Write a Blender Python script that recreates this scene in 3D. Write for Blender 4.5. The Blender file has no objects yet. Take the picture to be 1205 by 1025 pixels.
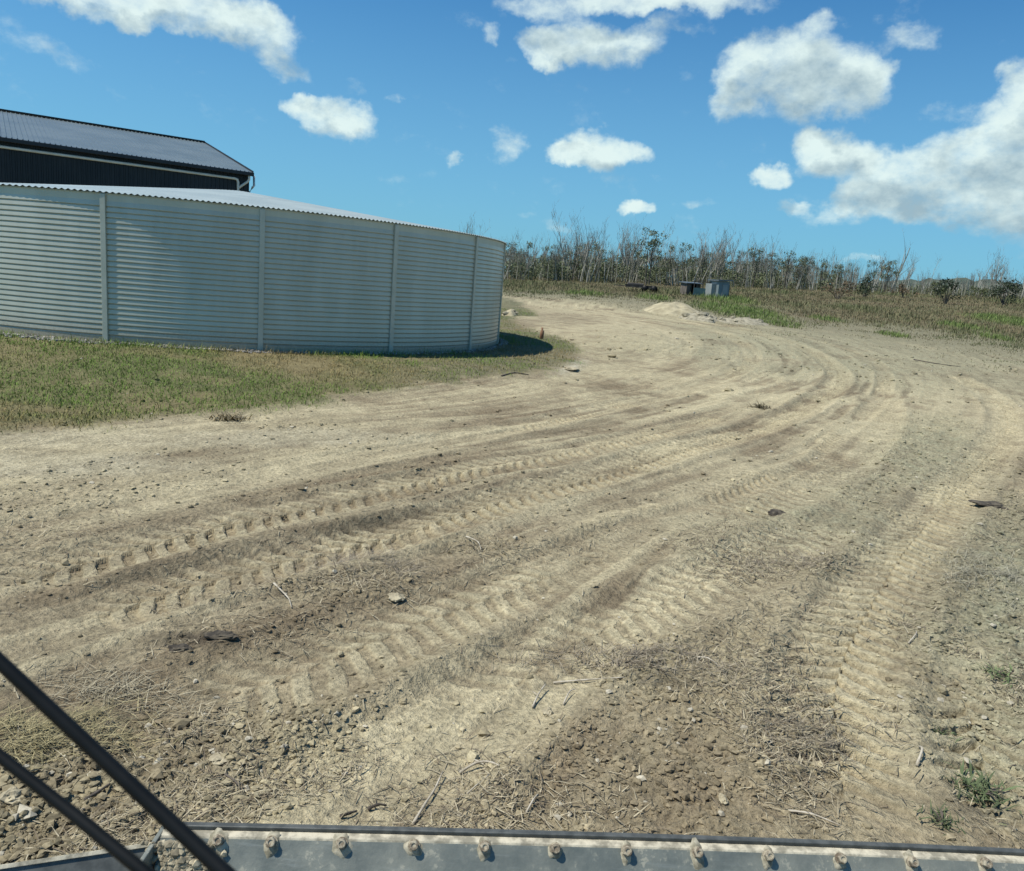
import bpy, math, random
import numpy as np
from mathutils import Vector, Matrix, noise as mnoise
random.seed(7); rng = np.random.default_rng(11)
R_ = math.radians
sc = bpy.context.scene
COL = sc.collection
# ------------------------------------------------------------------ camera
W, H, FPX = 1205.0, 1025.0, 920.4
PITCH, ROLL, CAMZ = R_(11.05), R_(4.62), 2.2
cam = bpy.data.cameras.new('camera'); cam_o = bpy.data.objects.new('camera', cam); COL.objects.link(cam_o)
cam.sensor_width = 36; cam.lens = FPX / W * 36; cam.clip_start = .05; cam.clip_end = 5000
cam.dof.use_dof = True; cam.dof.focus_distance = 8; cam.dof.aperture_fstop = 11
FW = Vector((0, math.cos(PITCH), -math.sin(PITCH))); RT0 = Vector((1, 0, 0)); UP0 = RT0.cross(FW)
RT = RT0 * math.cos(ROLL) + UP0 * math.sin(ROLL); UP = -RT0 * math.sin(ROLL) + UP0 * math.cos(ROLL)
cam_o.matrix_world = Matrix(((RT.x, UP.x, -FW.x, 0), (RT.y, UP.y, -FW.y, 0), (RT.z, UP.z, -FW.z, CAMZ), (0, 0, 0, 1)))
sc.camera = cam_o
# ------------------------------------------------------------------ light
SUN_EL, SUN_DIR = R_(60), Vector((-0.96, -0.23))          # towards the sun, on the ground plane
world = bpy.data.worlds.new('World'); sc.world = world; world.use_nodes = True
sun = bpy.data.lights.new('sun', 'SUN'); sun.energy = 4.6; sun.angle = R_(.5); sun.color = (1, .95, .85)
sun_o = bpy.data.objects.new('sun', sun); COL.objects.link(sun_o)
sd = Vector((SUN_DIR.normalized().x * math.cos(SUN_EL), SUN_DIR.normalized().y * math.cos(SUN_EL), math.sin(SUN_EL)))
sun_o.rotation_euler = sd.to_track_quat('Z', 'Y').to_euler()
sc.view_settings.view_transform = 'Standard'; sc.view_settings.look = 'None'; sc.view_settings.gamma = 1
sc.view_settings.exposure = 0.25

def ray(u, v):
    d = FW + RT * ((u - W / 2) / FPX) - UP * ((v - H / 2) / FPX)
    return d.normalized()
def azel(u, v):
    d = ray(u, v); return math.atan2(d.x, d.y), math.asin(d.z)

class NT:
    def __init__(s, tree): s.t = tree; s.t.nodes.clear()
    def n(s, typ, **kw):
        nd = s.t.nodes.new(typ)
        for k, v in kw.items():
            if k in nd.inputs.keys(): s.set(nd.inputs[k], v)
            elif hasattr(nd, k): setattr(nd, k, v)
        return nd
    def set(s, inp, v):
        if isinstance(v, bpy.types.NodeSocket): s.t.links.new(v, inp)
        else: inp.default_value = v
    def m(s, op, a, b=0.0, c=None, clamp=False):
        nd = s.t.nodes.new('ShaderNodeMath'); nd.operation = op; nd.use_clamp = clamp
        s.set(nd.inputs[0], a); s.set(nd.inputs[1], b)
        if c is not None: s.set(nd.inputs[2], c)
        return nd.outputs[0]
    def ramp(s, f, lo, hi, a=0.0, b=1.0, smooth=True):
        nd = s.t.nodes.new('ShaderNodeMapRange'); nd.interpolation_type = 'SMOOTHSTEP' if smooth else 'LINEAR'
        for i, v in enumerate((f, lo, hi, a, b)): s.set(nd.inputs[i], v)
        return nd.outputs[0]
    def mix(s, f, a, b, mode='MIX'):
        nd = s.t.nodes.new('ShaderNodeMix'); nd.data_type = 'RGBA'; nd.blend_type = mode
        def fx(c): return c if isinstance(c, bpy.types.NodeSocket) else (tuple(c) + (1,) if len(c) == 3 else c)
        s.set(nd.inputs[0], f); s.set(nd.inputs[6], fx(a)); s.set(nd.inputs[7], fx(b)); return nd.outputs[2]
    def noise(s, vec, scale, detail=4, rough=.55, dist=0.0, color=False):
        nd = s.t.nodes.new('ShaderNodeTexNoise'); s.set(nd.inputs['Vector'], vec)
        nd.inputs['Scale'].default_value = scale; nd.inputs['Detail'].default_value = detail
        nd.inputs['Roughness'].default_value = rough; nd.inputs['Distortion'].default_value = dist
        return nd.outputs['Color' if color else 'Fac']
    def scalev(s, vec, sc_):
        nd = s.t.nodes.new('ShaderNodeMapping'); s.set(nd.inputs[0], vec); nd.inputs['Scale'].default_value = sc_; return nd.outputs[0]

# sky with cumulus clouds, all by direction
def build_world():
    t = NT(world.node_tree)
    out = t.n('ShaderNodeOutputWorld'); bg = t.n('ShaderNodeBackground')
    sky = t.n('ShaderNodeTexSky'); sky.sky_type = 'NISHITA'; sky.sun_disc = False
    sky.sun_elevation = SUN_EL; sky.sun_rotation = math.atan2(SUN_DIR.x, SUN_DIR.y)
    sky.air_density = 1.0; sky.dust_density = .6; sky.ozone_density = 1.6
    tc = t.n('ShaderNodeTexCoord').outputs['Generated']
    sep = t.n('ShaderNodeSeparateXYZ'); t.set(sep.inputs[0], tc)
    x, y, z = sep.outputs
    az = t.m('ARCTAN2', x, y); el = t.m('ARCSINE', z)
    wv = t.n('ShaderNodeVectorMath', operation='SUBTRACT'); t.set(wv.inputs[0], t.noise(tc, 16, 5, .6, color=True)); wv.inputs[1].default_value = (.5, .5, .5)
    ws = t.n('ShaderNodeSeparateXYZ'); t.set(ws.inputs[0], wv.outputs[0])
    azd = t.m('MULTIPLY_ADD', ws.outputs[0], .075, az); eld = t.m('MULTIPLY_ADD', ws.outputs[1], .055, el)
    # u, v, radius u, radius v, weight
    B = [(150, 2, 150, 22, 1), (240, 16, 90, 26, .95), (90, -8, 90, 24, .9), (318, 44, 44, 22, .8), (338, 78, 30, 20, .6),
         (390, 138, 62, 25, 1.0), (365, 133, 38, 18, .9), (575, 43, 16, 12, .55), (467, 122, 12, 8, .45), (535, 182, 11, 8, .5), (595, 172, 28, 24, .6),
         (640, 8, 60, 15, .7), (740, 0, 100, 15, .85), (700, 50, 85, 28, 1.1), (840, 2, 90, 18, .7), (655, 52, 40, 20, .9),
         (940, 88, 95, 52, 1.25), (900, 75, 60, 36, 1.1), (1000, 104, 52, 34, 1.1), (862, 118, 26, 20, .7),
         (968, 28, 22, 20, .5), (1075, 45, 34, 18, .5), (705, 178, 48, 26, 1.0), (672, 184, 28, 14, .9), (745, 180, 24, 16, .7),
         (750, 247, 20, 12, .9), (912, 209, 24, 17, .95), (985, 182, 52, 30, 1.0), (955, 172, 30, 22, .9), (1050, 205, 60, 36, 1.1), (1120, 200, 70, 42, 1.2),
         (1195, 160, 50, 70, 1.3), (1185, 210, 80, 55, 1.3), (1090, 240, 110, 26, 1.1), (1030, 232, 46, 24, 1.0), (1200, 95, 22, 30, .6), (1240, 200, 90, 90, 1.3),
         (990, 25, 60, 12, .3), (800, 30, 50, 10, .35), (560, 20, 50, 14, .28), (60, 60, 60, 16, .25), (400, 100, 50, 12, .25), (1130, 130, 60, 16, .35), (1000, 255, 70, 10, .35), (640, 262, 40, 8, .3), (935, 243, 30, 8, .5), (830, 240, 40, 8, .4), (1010, 305, 30, 6, .4), (1130, 265, 60, 16, .5)]
    def field(az_, el_):
        acc = None
        for (u, v, ru, rv, w) in B:
            a, e = azel(u, v)
            sx = FPX * (1 + ((u - W / 2) / FPX) ** 2) ** .5
            dx = t.m('MULTIPLY', t.m('SUBTRACT', az_, a), sx / ru / .98); dy = t.m('MULTIPLY', t.m('SUBTRACT', el_, e), FPX / rv / .90)
            q = t.m('MULTIPLY_ADD', dx, dx, t.m('MULTIPLY', dy, dy))
            g = t.m('MULTIPLY', t.m('SUBTRACT', 1.2, q, clamp=True), min(w, 1))
            g = t.m('SUBTRACT', 1.0, g, clamp=True); acc = g if acc is None else t.m('MULTIPLY', acc, g)
        return t.m('SUBTRACT', 1.0, acc)
    f0 = field(azd, eld)
    n1 = t.noise(t.scalev(tc, (1, 1, 1.5)), 26, 10, .62)
    n2 = t.noise(t.scalev(tc, (1, 1, 1.3)), 9, 4, .5)
    dens = t.m('ADD', f0, t.m('MULTIPLY', t.m('SUBTRACT', n1, .5), 1.45))
    dens = t.m('ADD', dens, t.m('MULTIPLY', t.m('SUBTRACT', n2, .5), .7))
    alpha = t.ramp(dens, .14, 1.12)
    # relief: noise here against noise a little nearer the sun
    off = t.n('ShaderNodeVectorMath', operation='ADD'); t.set(off.inputs[0], tc); off.inputs[1].default_value = tuple(sd * .018 + Vector((0, 0, .012)))
    n1b = t.noise(t.scalev(off.outputs[0], (1, 1, 1.5)), 24, 8, .58)
    n1a = t.noise(t.scalev(tc, (1, 1, 1.5)), 24, 8, .58)
    rel = t.m('SUBTRACT', n1a, n1b)
    # self shading: how much cloud lies above this direction
    fa = field(t.m('ADD', azd, -.012), t.m('ADD', eld, .028))
    sh = t.m('SUBTRACT', t.m('MULTIPLY_ADD', rel, 1.8, 1.06), t.m('MULTIPLY', t.ramp(fa, .1, 1.0), .72))
    sh = t.m('MULTIPLY', sh, 1.0, clamp=True)
    cloud = t.mix(sh, (3.0, 4.1, 4.6), (6.8, 8.0, 7.7))
    skyc = t.mix(1.0, sky.outputs[0], SKY_TINT, 'MULTIPLY')
    # paler, greener band low down as in thin tropical haze
    low = t.ramp(el, 0.0, .44, 1, 0)
    skyc = t.mix(t.m('MULTIPLY', low, .60), skyc, (2.15, 4.6, 6.1))
    vis = t.m('MULTIPLY', alpha, .93)
    t.set(bg.inputs[0], t.mix(vis, skyc, cloud)); bg.inputs[1].default_value = .1
    t.t.links.new(bg.outputs[0], out.inputs[0])
SKY_TINT = (.25, .70, 1.02)
build_world()

# ------------------------------------------------------------------ helpers
def tag(o, label=None, cat=None, group=None, kind=None):
    if label: o['label'] = label
    if cat: o['category'] = cat
    if group: o['group'] = group
    if kind: o['kind'] = kind
    return o
def empty(name, loc=(0, 0, 0), rz=0):
    o = bpy.data.objects.new(name, None); COL.objects.link(o); o.location = loc; o.rotation_euler = (0, 0, rz); return o
def mesh_np(name, V, faces, mat, parent=None, smooth=False, col=None, loc=None):
    """V (n,3); faces: list of (k,m) index arrays"""
    V = np.asarray(V, dtype=np.float32); me = bpy.data.meshes.new(name)
    faces = [np.asarray(f, dtype=np.int32) for f in faces if len(f)]
    me.vertices.add(len(V)); me.vertices.foreach_set('co', V.ravel())
    li = np.concatenate([f.ravel() for f in faces]); me.loops.add(len(li)); me.loops.foreach_set('vertex_index', li)
    tot = np.concatenate([np.full(len(f), f.shape[1], np.int32) for f in faces])
    st = np.concatenate([[0], np.cumsum(tot)[:-1]]).astype(np.int32)
    me.polygons.add(len(tot)); me.polygons.foreach_set('loop_start', st); me.polygons.foreach_set('loop_total', tot)
    me.polygons.foreach_set('use_smooth', np.full(len(tot), smooth))
    me.update(calc_edges=True)
    if col is not None:
        ca = me.color_attributes.new('Col', 'FLOAT_COLOR', 'POINT')
        c4 = np.ones((len(V), 4), np.float32); c4[:, :3] = col; ca.data.foreach_set('color', c4.ravel())
    me.materials.append(mat)
    o = bpy.data.objects.new(name, me); COL.objects.link(o)
    if parent: o.parent = parent
    if loc is not None: o.location = loc
    return o
class MB:
    def __init__(s): s.v = []; s.q = []; s.t = []; s.n = 0
    def add(s, V, q=(), t=()):
        V = np.asarray(V, float).reshape(-1, 3)
        if len(q): s.q.append(np.asarray(q) + s.n)
        if len(t): s.t.append(np.asarray(t) + s.n)
        s.v.append(V); s.n += len(V)
    def box(s, c, d, ax=None):
        c = np.array(c, float); h = np.array(d, float) / 2
        ax = np.eye(3) if ax is None else np.array(ax, float)
        V = [c + ax[0] * h[0] * i + ax[1] * h[1] * j + ax[2] * h[2] * k for i in (-1, 1) for j in (-1, 1) for k in (-1, 1)]
        s.add(V, [(0, 1, 3, 2), (4, 6, 7, 5), (0, 4, 5, 1), (2, 3, 7, 6), (0, 2, 6, 4), (1, 5, 7, 3)])
    def tube(s, pts, rad, n=8, cap=True):
        pts = [np.array(p, float) for p in pts]; rad = rad if hasattr(rad, '__len__') else [rad] * len(pts)
        rings = []
        up = np.array((.13, .27, .95))
        for i, p in enumerate(pts):
            d = pts[min(i + 1, len(pts) - 1)] - pts[max(i - 1, 0)]; d /= (np.linalg.norm(d) + 1e-9)
            a = np.cross(d, up)
            if np.linalg.norm(a) < .2: a = np.cross(d, (1, 0, 0))
            a /= np.linalg.norm(a); b = np.cross(d, a)
            rings += [p + rad[i] * (a * math.cos(2 * math.pi * k / n) + b * math.sin(2 * math.pi * k / n)) for k in range(n)]
        q = [(i * n + k, i * n + (k + 1) % n, (i + 1) * n + (k + 1) % n, (i + 1) * n + k) for i in range(len(pts) - 1) for k in range(n)]
        base = len(rings); t = []
        if cap:
            rings += [pts[0], pts[-1]]
            t = [(base, (k + 1) % n, k) for k in range(n)] + [(base + 1, (len(pts) - 1) * n + k, (len(pts) - 1) * n + (k + 1) % n) for k in range(n)]
        s.add(rings, q, t)
    def arrays(s):
        f = []
        if s.q: f.append(np.concatenate(s.q))
        if s.t: f.append(np.concatenate(s.t))
        return np.concatenate(s.v), f
    def build(s, name, mat, parent=None, smooth=False, col=None, bevel=0, loc=None):
        V, f = s.arrays(); o = mesh_np(name, V, f, mat, parent, smooth, col, loc)
        if bevel:
            m = o.modifiers.new('bevel', 'BEVEL'); m.width = bevel; m.segments = 2; m.limit_method = 'ANGLE'; m.angle_limit = R_(40)
        return o

def hash2(ix, iy, seed):
    h = (ix.astype(np.int64) * 374761393 + iy.astype(np.int64) * 668265263 + seed * 1442695041) & 0xffffffff
    h = ((h ^ (h >> 13)) * 1274126177) & 0xffffffff
    return ((h ^ (h >> 16)) & 0xffff) / 65535.0
def vnoise(x, y, seed=0):
    ix = np.floor(x); iy = np.floor(y); fx = x - ix; fy = y - iy
    fx = fx * fx * (3 - 2 * fx); fy = fy * fy * (3 - 2 * fy)
    a = hash2(ix, iy, seed); b = hash2(ix + 1, iy, seed); c = hash2(ix, iy + 1, seed); d = hash2(ix + 1, iy + 1, seed)
    return (a + (b - a) * fx) * (1 - fy) + (c + (d - c) * fx) * fy
def fbm(x, y, s, octv=4, seed=0, g=.5):
    t = 0; a = 1; n = 0
    for o in range(octv):
        ca, sa = math.cos(o * 1.3), math.sin(o * 1.3)
        t = t + a * (vnoise((x * ca - y * sa) * s * 2 ** o + 17.3 * o, (x * sa + y * ca) * s * 2 ** o - 9.1 * o, seed + o) - .5); n += a; a *= g
    return t / n * 2          # about -1..1
def sstep(a, b, x):
    t = np.clip((x - a) / (b - a), 0, 1); return t * t * (3 - 2 * t)

TC = np.array((-8.6, 23.69)); TR = 7.93; TZ = .385; TH = 2.88
def base_h(x, y):
    x = np.asarray(x, float); y = np.asarray(y, float)
    yy = np.minimum(y, 125)
    a = .0345 * np.where(yy > 15, np.sqrt((yy - 15) ** 2 + 9) - 3, 0)
    b = .040 * np.clip(x, -6, 95) * sstep(12, 75, yy)
    z = a + b
    d = np.hypot(x - TC[0], y - TC[1]) - TR
    w = 1 - sstep(.7, 5.2, d)
    return z * (1 - w) + (TZ - .02) * w
def pixel_ground(u, v):
    """the spot on the ground that the camera ray through image pixel (u, v) meets"""
    d = ray(u, v); t = 1.5
    for i in range(4000):
        p = d * t
        if CAMZ + p.z <= float(base_h(p.x, p.y)): break
        t *= 1.004
        if t > 600: break
    lo, hi = t / 1.004, t
    for i in range(20):
        m = (lo + hi) / 2; p = d * m
        if CAMZ + p.z <= float(base_h(p.x, p.y)): hi = m
        else: lo = m
    p = d * hi; return np.array((p.x, p.y))
def at_z(u, v, z):
    d = ray(u, v); t = (z - CAMZ) / d.z; return Vector((d.x * t, d.y * t, z))

def seg_field(x, y, poly):
    """signed lateral offset, distance along, for points to a polyline"""
    P = np.array(poly); best = np.full(x.shape, 1e9); lat = np.zeros(x.shape); s_ = np.zeros(x.shape); acc = 0; end = np.zeros(x.shape)
    for a, b in zip(P[:-1], P[1:]):
        d = b - a; L = np.hypot(*d) + 1e-9; d = d / L
        rx, ry = x - a[0], y - a[1]
        t = rx * d[0] + ry * d[1]; tc_ = np.clip(t, 0, L)
        px, py = rx - tc_ * d[0], ry - tc_ * d[1]; dist = np.hypot(px, py)
        sg = np.sign(rx * d[1] - ry * d[0])
        m = dist < best
        best = np.where(m, dist, best); lat = np.where(m, dist * sg, lat); s_ = np.where(m, acc + tc_, s_); acc += L
    return lat, s_, acc
def smooth_poly(P, n=6):
    P = [np.array(p, float) for p in P]; out = []
    for i in range(len(P) - 1):
        p0, p1, p2, p3 = P[max(i - 1, 0)], P[i], P[i + 1], P[min(i + 2, len(P) - 1)]
        for k in range(n):
            t = k / n
            out.append(.5 * ((2 * p1) + (-p0 + p2) * t + (2 * p0 - 5 * p1 + 4 * p2 - p3) * t * t + (-p0 + 3 * p1 - 3 * p2 + p3) * t ** 3))
    out.append(P[-1]); return out
def in_poly(x, y, poly):
    c = np.zeros(x.shape, bool); n = len(poly)
    for i in range(n):
        x1, y1 = poly[i]; x2, y2 = poly[(i + 1) % n]
        if y1 == y2: continue
        c ^= ((y1 > y) != (y2 > y)) & (x < (x2 - x1) * (y - y1) / (y2 - y1) + x1)
    return c
def poly_dist(x, y, poly):
    """signed distance, positive inside"""
    lat, s_, _ = seg_field(x, y, list(poly) + [poly[0]])
    d = np.abs(lat); return np.where(in_poly(x, y, poly), d, -d)

# wheel tracks: points in image pixels, half width, tone (+ pale, - dark), rut depth, lugs, lug amplitude
TRK = [
    ([(-60, 556), (100, 522), (260, 498), (420, 478), (560, 462), (700, 440), (790, 418), (800, 396), (750, 378), (690, 364), (640, 354)], .55, .8, .02, 0, 0),
    ([(-40, 640), (100, 606), (260, 572), (420, 540), (560, 512), (720, 478), (860, 440), (880, 410), (830, 385), (760, 368)], .32, .55, .04, 1, .048),
    ([(-40, 700), (120, 655), (260, 618), (400, 588), (520, 560), (640, 538), (760, 512), (850, 488)], .32, .55, .035, 2, .046),
    ([(60, 740), (200, 690), (330, 655), (480, 620), (600, 585), (700, 560), (800, 530), (900, 500), (965, 468), (985, 438), (940, 408), (860, 384), (780, 368)], .34, .2, .06, 2, .058),
    ([(-60, 770), (60, 730), (160, 700), (300, 668), (420, 640), (520, 608)], .34, .6, .04, 1, .045),
    ([(120, 860), (250, 822), (380, 770), (520, 715), (660, 668), (800, 620), (920, 578), (1000, 535), (1035, 490), (1035, 455)], .42, .75, .05, 1, .02),
    ([(300, 1010), (400, 930), (500, 868), (590, 808), (680, 748), (780, 705), (900, 655), (980, 610)], .38, 1.1, .06, 1, .015),
    ([(1010, 1010), (990, 900), (985, 800), (1020, 720), (1070, 640), (1130, 570), (1185, 505), (1170, 470), (1120, 440)], .36, 1.0, .05, 2, .062),
    ([(1180, 1010), (1160, 900), (1130, 800), (1120, 720)], .26, .55, .05, 1, .062),
    ([(700, 610), (800, 590), (900, 560), (1000, 500), (1040, 455), (1020, 420), (930, 392)], .22, .35, .03, 1, .03),
    ([(620, 352), (700, 372), (780, 392), (860, 420), (900, 450), (880, 480), (800, 505)], .5, .4, .02, 0, 0),
    ([(820, 372), (930, 385), (1050, 402), (1150, 425), (1205, 450)], .5, .35, .03, 0, 0),
    ([(200, 600), (330, 575), (480, 548), (620, 520)], .14, -.45, .02, 0, 0),
    ([(330, 560), (500, 525), (680, 492), (800, 460)], .12, -.35, .02, 0, 0),
]
TRKW = [(smooth_poly([pixel_ground(*p) for p in pts]), hw, tone, dep, lug, la) for pts, hw, tone, dep, lug, la in TRK]
# patches: centre and half sizes in image pixels, kind, strength
PAT = [(400, 618, 60, 5, 'dark', .6), (470, 604, 50, 4, 'dark', .6), (655, 507, 40, 4, 'dark', .55), (690, 499, 30, 4, 'dark', .5), (235, 752, 50, 10, 'black', .8), (350, 600, 160, 10, 'brown', .55), (560, 500, 70, 6, 'brown', .5),
       (60, 640, 120, 40, 'brown', .5), (160, 690, 120, 20, 'brown', .4), (330, 735, 110, 26, 'brown', .6), (500, 680, 90, 28, 'brown', .55), (640, 640, 90, 22, 'brown', .5), (560, 640, 60, 14, 'debris', .7),
       (430, 690, 80, 24, 'debris', .7), (740, 775, 70, 26, 'debris', 1), (860, 790, 90, 60, 'debris', .7), (700, 880, 150, 70, 'brown', .75), (850, 920, 130, 90, 'brown', .75), (880, 700, 80, 40, 'brown', .5),
       (930, 660, 60, 22, 'debris', .9), (960, 620, 110, 40, 'grey', .8), (1100, 520, 55, 40, 'grey', .9), (1010, 570, 60, 34, 'grey', .6), (1060, 480, 40, 40, 'pale', .2), (1035, 482, 26, 30, 'pale', 1),
       (1180, 690, 80, 110, 'grey', 1), (1190, 850, 60, 100, 'grey', 1), (1080, 760, 40, 60, 'debris', .7), (1100, 620, 40, 30, 'brown', .3), (930, 860, 50, 70, 'debris', .8),
       (1195, 555, 40, 50, 'brown', .6), (300, 870, 110, 55, 'debris', .9), (130, 900, 120, 80, 'debris', 1), (60, 980, 90, 60, 'debris', 1), (420, 820, 60, 28, 'brown', .7), (200, 800, 80, 22, 'brown', .4),
       (540, 760, 60, 20, 'brown', .4), (610, 840, 30, 20, 'pale', .3), (1100, 420, 150, 22, 'grey', .8), (1000, 405, 180, 18, 'grey', .8), (900, 388, 110, 10, 'grey', .5),
       (900, 470, 80, 12, 'pale', .3), (820, 455, 90, 18, 'pale', .6), (700, 395, 80, 18, 'pale', .6), (840, 490, 60, 8, 'brown', .5), (770, 455, 30, 6, 'brown', .3), (1140, 480, 60, 30, 'pale', .6), (1175, 505, 30, 25, 'pale', .6),
       (200, 515, 230, 10, 'greypale', .7), (60, 545, 140, 14, 'greypale', .8), (340, 495, 60, 10, 'debris', .5), (290, 640, 120, 14, 'brown', .4), (90, 590, 120, 18, 'brown', .3),
       (1150, 445, 130, 22, 'grey', .6), (620, 930, 110, 40, 'brown', .5), (980, 740, 70, 30, 'brown', .6), (450, 560, 120, 8, 'brown', .5), (760, 640, 120, 14, 'brown', .5), (1120, 680, 40, 40, 'brown', .5), (1150, 820, 60, 60, 'grey', .6), (1000, 660, 60, 18, 'brown', .5), (300, 690, 120, 14, 'brown', .6), (1150, 950, 26, 12, 'black', .5), (950, 870, 30, 20, 'black', .35), (640, 800, 14, 7, 'black', .4), (790, 800, 40, 9, 'black', .35)]  # black patch just below the largest weed is its shade, painted into the soil
def patw():
    o = []
    for (u, v, ru, rv, k, s) in PAT:
        ru = ru * 1.15; v0 = v; c = pixel_ground(u, v); a = pixel_ground(u + ru, v - ru * (.16 if k in ('dark', 'brown') and u < 900 else 0)) - c; b = pixel_ground(u, v - rv) - c; b2 = pixel_ground(u, v + rv) - c
        b = (b - b2) / 2
        o.append((c, a, b, k, s))
    return o
PATW = patw()
def patch_vals(x, y, warp):
    M = {k: np.zeros(x.shape) for k in ('dark', 'black', 'brown', 'debris', 'grey', 'pale', 'greypale')}
    for (c, a, b, k, s) in PATW:
        inv = np.linalg.inv(np.array([[a[0], b[0]], [a[1], b[1]]]))
        dx, dy = x - c[0], y - c[1]
        p = inv[0, 0] * dx + inv[0, 1] * dy; q = inv[1, 0] * dx + inv[1, 1] * dy
        r2 = p * p + q * q
        m = s * np.clip(1.25 - r2 * .75 + warp * 1.3, 0, 1)
        M[k] = np.maximum(M[k], m)
    return M
GRASS = [pixel_ground(*p) for p in [(-400, 600), (-150, 560), (0, 512), (100, 505), (190, 492), (300, 484), (420, 468), (540, 452), (600, 443), (650, 440), (684, 424), (676, 402), (640, 392), (600, 372)]]
GRASS += [np.array((1.0, 38.0)), np.array((-2, 60)), np.array((-60, 60)), np.array((-60, 10))]
FIELD = [pixel_ground(*p) for p in [(590, 350), (650, 352), (720, 356), (800, 372), (850, 381), (930, 389), (1030, 396), (1120, 408), (1205, 420), (1400, 450)]]
FIELD += [np.array((400, 20)), np.array((900, 900)), np.array((-900, 900)), np.array((-60, 58))]

def ground_eval(x, y):
    """height detail and albedo at points"""
    near = y < 70
    z = base_h(x, y)
    r = np.hypot(x, y)
    w1 = fbm(x, y, .45, 4, 3); w2 = fbm(x, y, 2.2, 4, 9); w3 = fbm(x, y, 9, 3, 21)
    pale = np.zeros(x.shape); dark = np.zeros(x.shape); dz = np.zeros(x.shape)
    warp = w1 * .5 + w2 * .35
    M = patch_vals(x, y, warp)
    for (pw, hw, tone, dep, lug, la) in TRKW:
        dep = dep * .85; la = la * .95
        P = np.array(pw); m = (x > P[:, 0].min() - 1.5) & (x < P[:, 0].max() + 1.5) & (y > P[:, 1].min() - 1.5) & (y < P[:, 1].max() + 1.5)
        if not m.any(): continue
        xs, ys = x[m], y[m]
        lat, s_, L = seg_field(xs, ys, pw)
        latw = lat + w2[m] * .07 + w1[m] * .10
        ends = sstep(0, .8, s_) * sstep(0, .8, L - s_)
        k = np.exp(-(latw / (hw * 1.15)) ** 4) * ends
        gate = np.clip((.55 if lug < 2 else .9) + (1.3 if lug < 2 else .9) * fbm(xs, ys, .6, 3, int(hw * 100) + int(L * 10)), 0, 1)
        streak = fbm(latw * 9, s_ * .7, 1.0, 3, 5)
        tv = tone * k * (.75 + .5 * streak)
        if tone > 0: pale[m] = np.maximum(pale[m], tv)
        else: dark[m] = np.maximum(dark[m], -tv)
        prof = -dep * np.exp(-(lat / hw) ** 4) + dep * .6 * np.exp(-((np.abs(lat) - hw * 1.25) / (hw * .25)) ** 2)
        dz_ = prof * ends * (.6 + .4 * gate)
        dz_ += .012 * streak * k
        if la > 0:
            # chevron bars left by tractor tyres
            ph = (s_ / .19 + np.sign(lat) * .25 + np.abs(lat) / hw * 1.0 + .35 * w2[m] + .5 * w1[m])
            tri = np.abs((ph % 1) - .5) * 2
            bar = sstep(.46, .64, tri)
            g2 = sstep(.30, .75, gate)
            dz_ -= la * (bar - .4) * (.7 + .6 * w2[m]) * np.exp(-(latw / (hw * .8)) ** 4) * ends * g2
            dark[m] = np.maximum(dark[m], bar * k * .42 * g2)
        dz[m] += dz_
    # long graded scratches that follow the bend of the road
    flow = smooth_poly([pixel_ground(*p) for p in [(-200, 760), (0, 700), (200, 648), (400, 604), (600, 562), (800, 522), (940, 476), (1000, 436), (930, 398), (800, 376), (700, 362), (625, 349)]])
    flow2 = smooth_poly([pixel_ground(*p) for p in [(960, 1060), (960, 900), (965, 780), (1000, 690), (1060, 610), (1125, 540), (1170, 480), (1130, 430), (1060, 400), (960, 380)]])
    mm = (y < 60) & (y > 1) & (x > -16) & (x < 22)
    lat = np.zeros(x.shape); s_ = np.zeros(x.shape)
    lat[mm], s_[mm], _ = seg_field(x[mm], y[mm], flow)
    st = np.where(mm, fbm(lat * 3.2 + w1 * .5, s_ * .22, 1.0, 4, 31, .6), 0)
    road = np.where(mm, np.exp(-(lat / 3.6) ** 4), 0)
    l2 = np.zeros(x.shape); s2 = np.zeros(x.shape); l2[mm], s2[mm], _ = seg_field(x[mm], y[mm], flow2)
    k2 = sstep(-1.0, 1.0, np.abs(lat) - np.abs(l2))
    fa = fbm(lat * 7 + w1 * .7 + w2 * .2, s_ * .35, 1.0, 4, 131, .6); fb = fbm(l2 * 7 + w1 * .7 + w2 * .2, s2 * .35, 1.0, 4, 137, .6)
    st2 = np.where(mm, fa * (1 - k2) + fb * k2, 0) * sstep(60, 45, y) * np.clip(.62 + .9 * fbm(x, y, .33, 3, 201), .1, 1.15) * (1 - .55 * sstep(.5, 3, x) * sstep(11, 7, y))
    st = st * (1 - .5 * k2)
    gd = poly_dist(x, y, GRASS); fd = poly_dist(x, y, FIELD)
    gm = sstep(-.25, .55, gd + w1 * .5 + w2 * .35)
    fm = sstep(-7, 6, fd + w1 * 5 + w2 * 2.5)
    debris = np.maximum(M['debris'], np.maximum(M['grey'] * .8, M['brown'] * .5))
    rough = np.clip(.40 + debris * .9 - pale * .55 + gm * .2 + fm * .3, .12, 1.3)
    # lumps
    lump = fbm(x, y, 6.0, 4, 44, .6); lump2 = np.abs(fbm(x, y, 14, 3, 51, .6))
    dz += rough * (1 - .45 * np.clip(pale, 0, 1)) * (.026 * lump + .020 * np.where(y < 30, fbm(x, y, 22, 3, 61, .6), 0) + .030 * lump2 * np.clip(debris + .15, 0, 1)) + .03 * w1 + .012 * w2 * rough + .028 * st * road + .016 * st2 * (1 - gm)
    z = z + dz * np.where(r > 60, .7, 1)
    # ---- albedo
    SAND = np.array((.465, .405, .258)); MID = np.array((.305, .260, .168)); BRN = np.array((.162, .122, .076)); DRK = np.array((.072, .054, .035)); BLK = np.array((.04, .033, .027))
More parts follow.
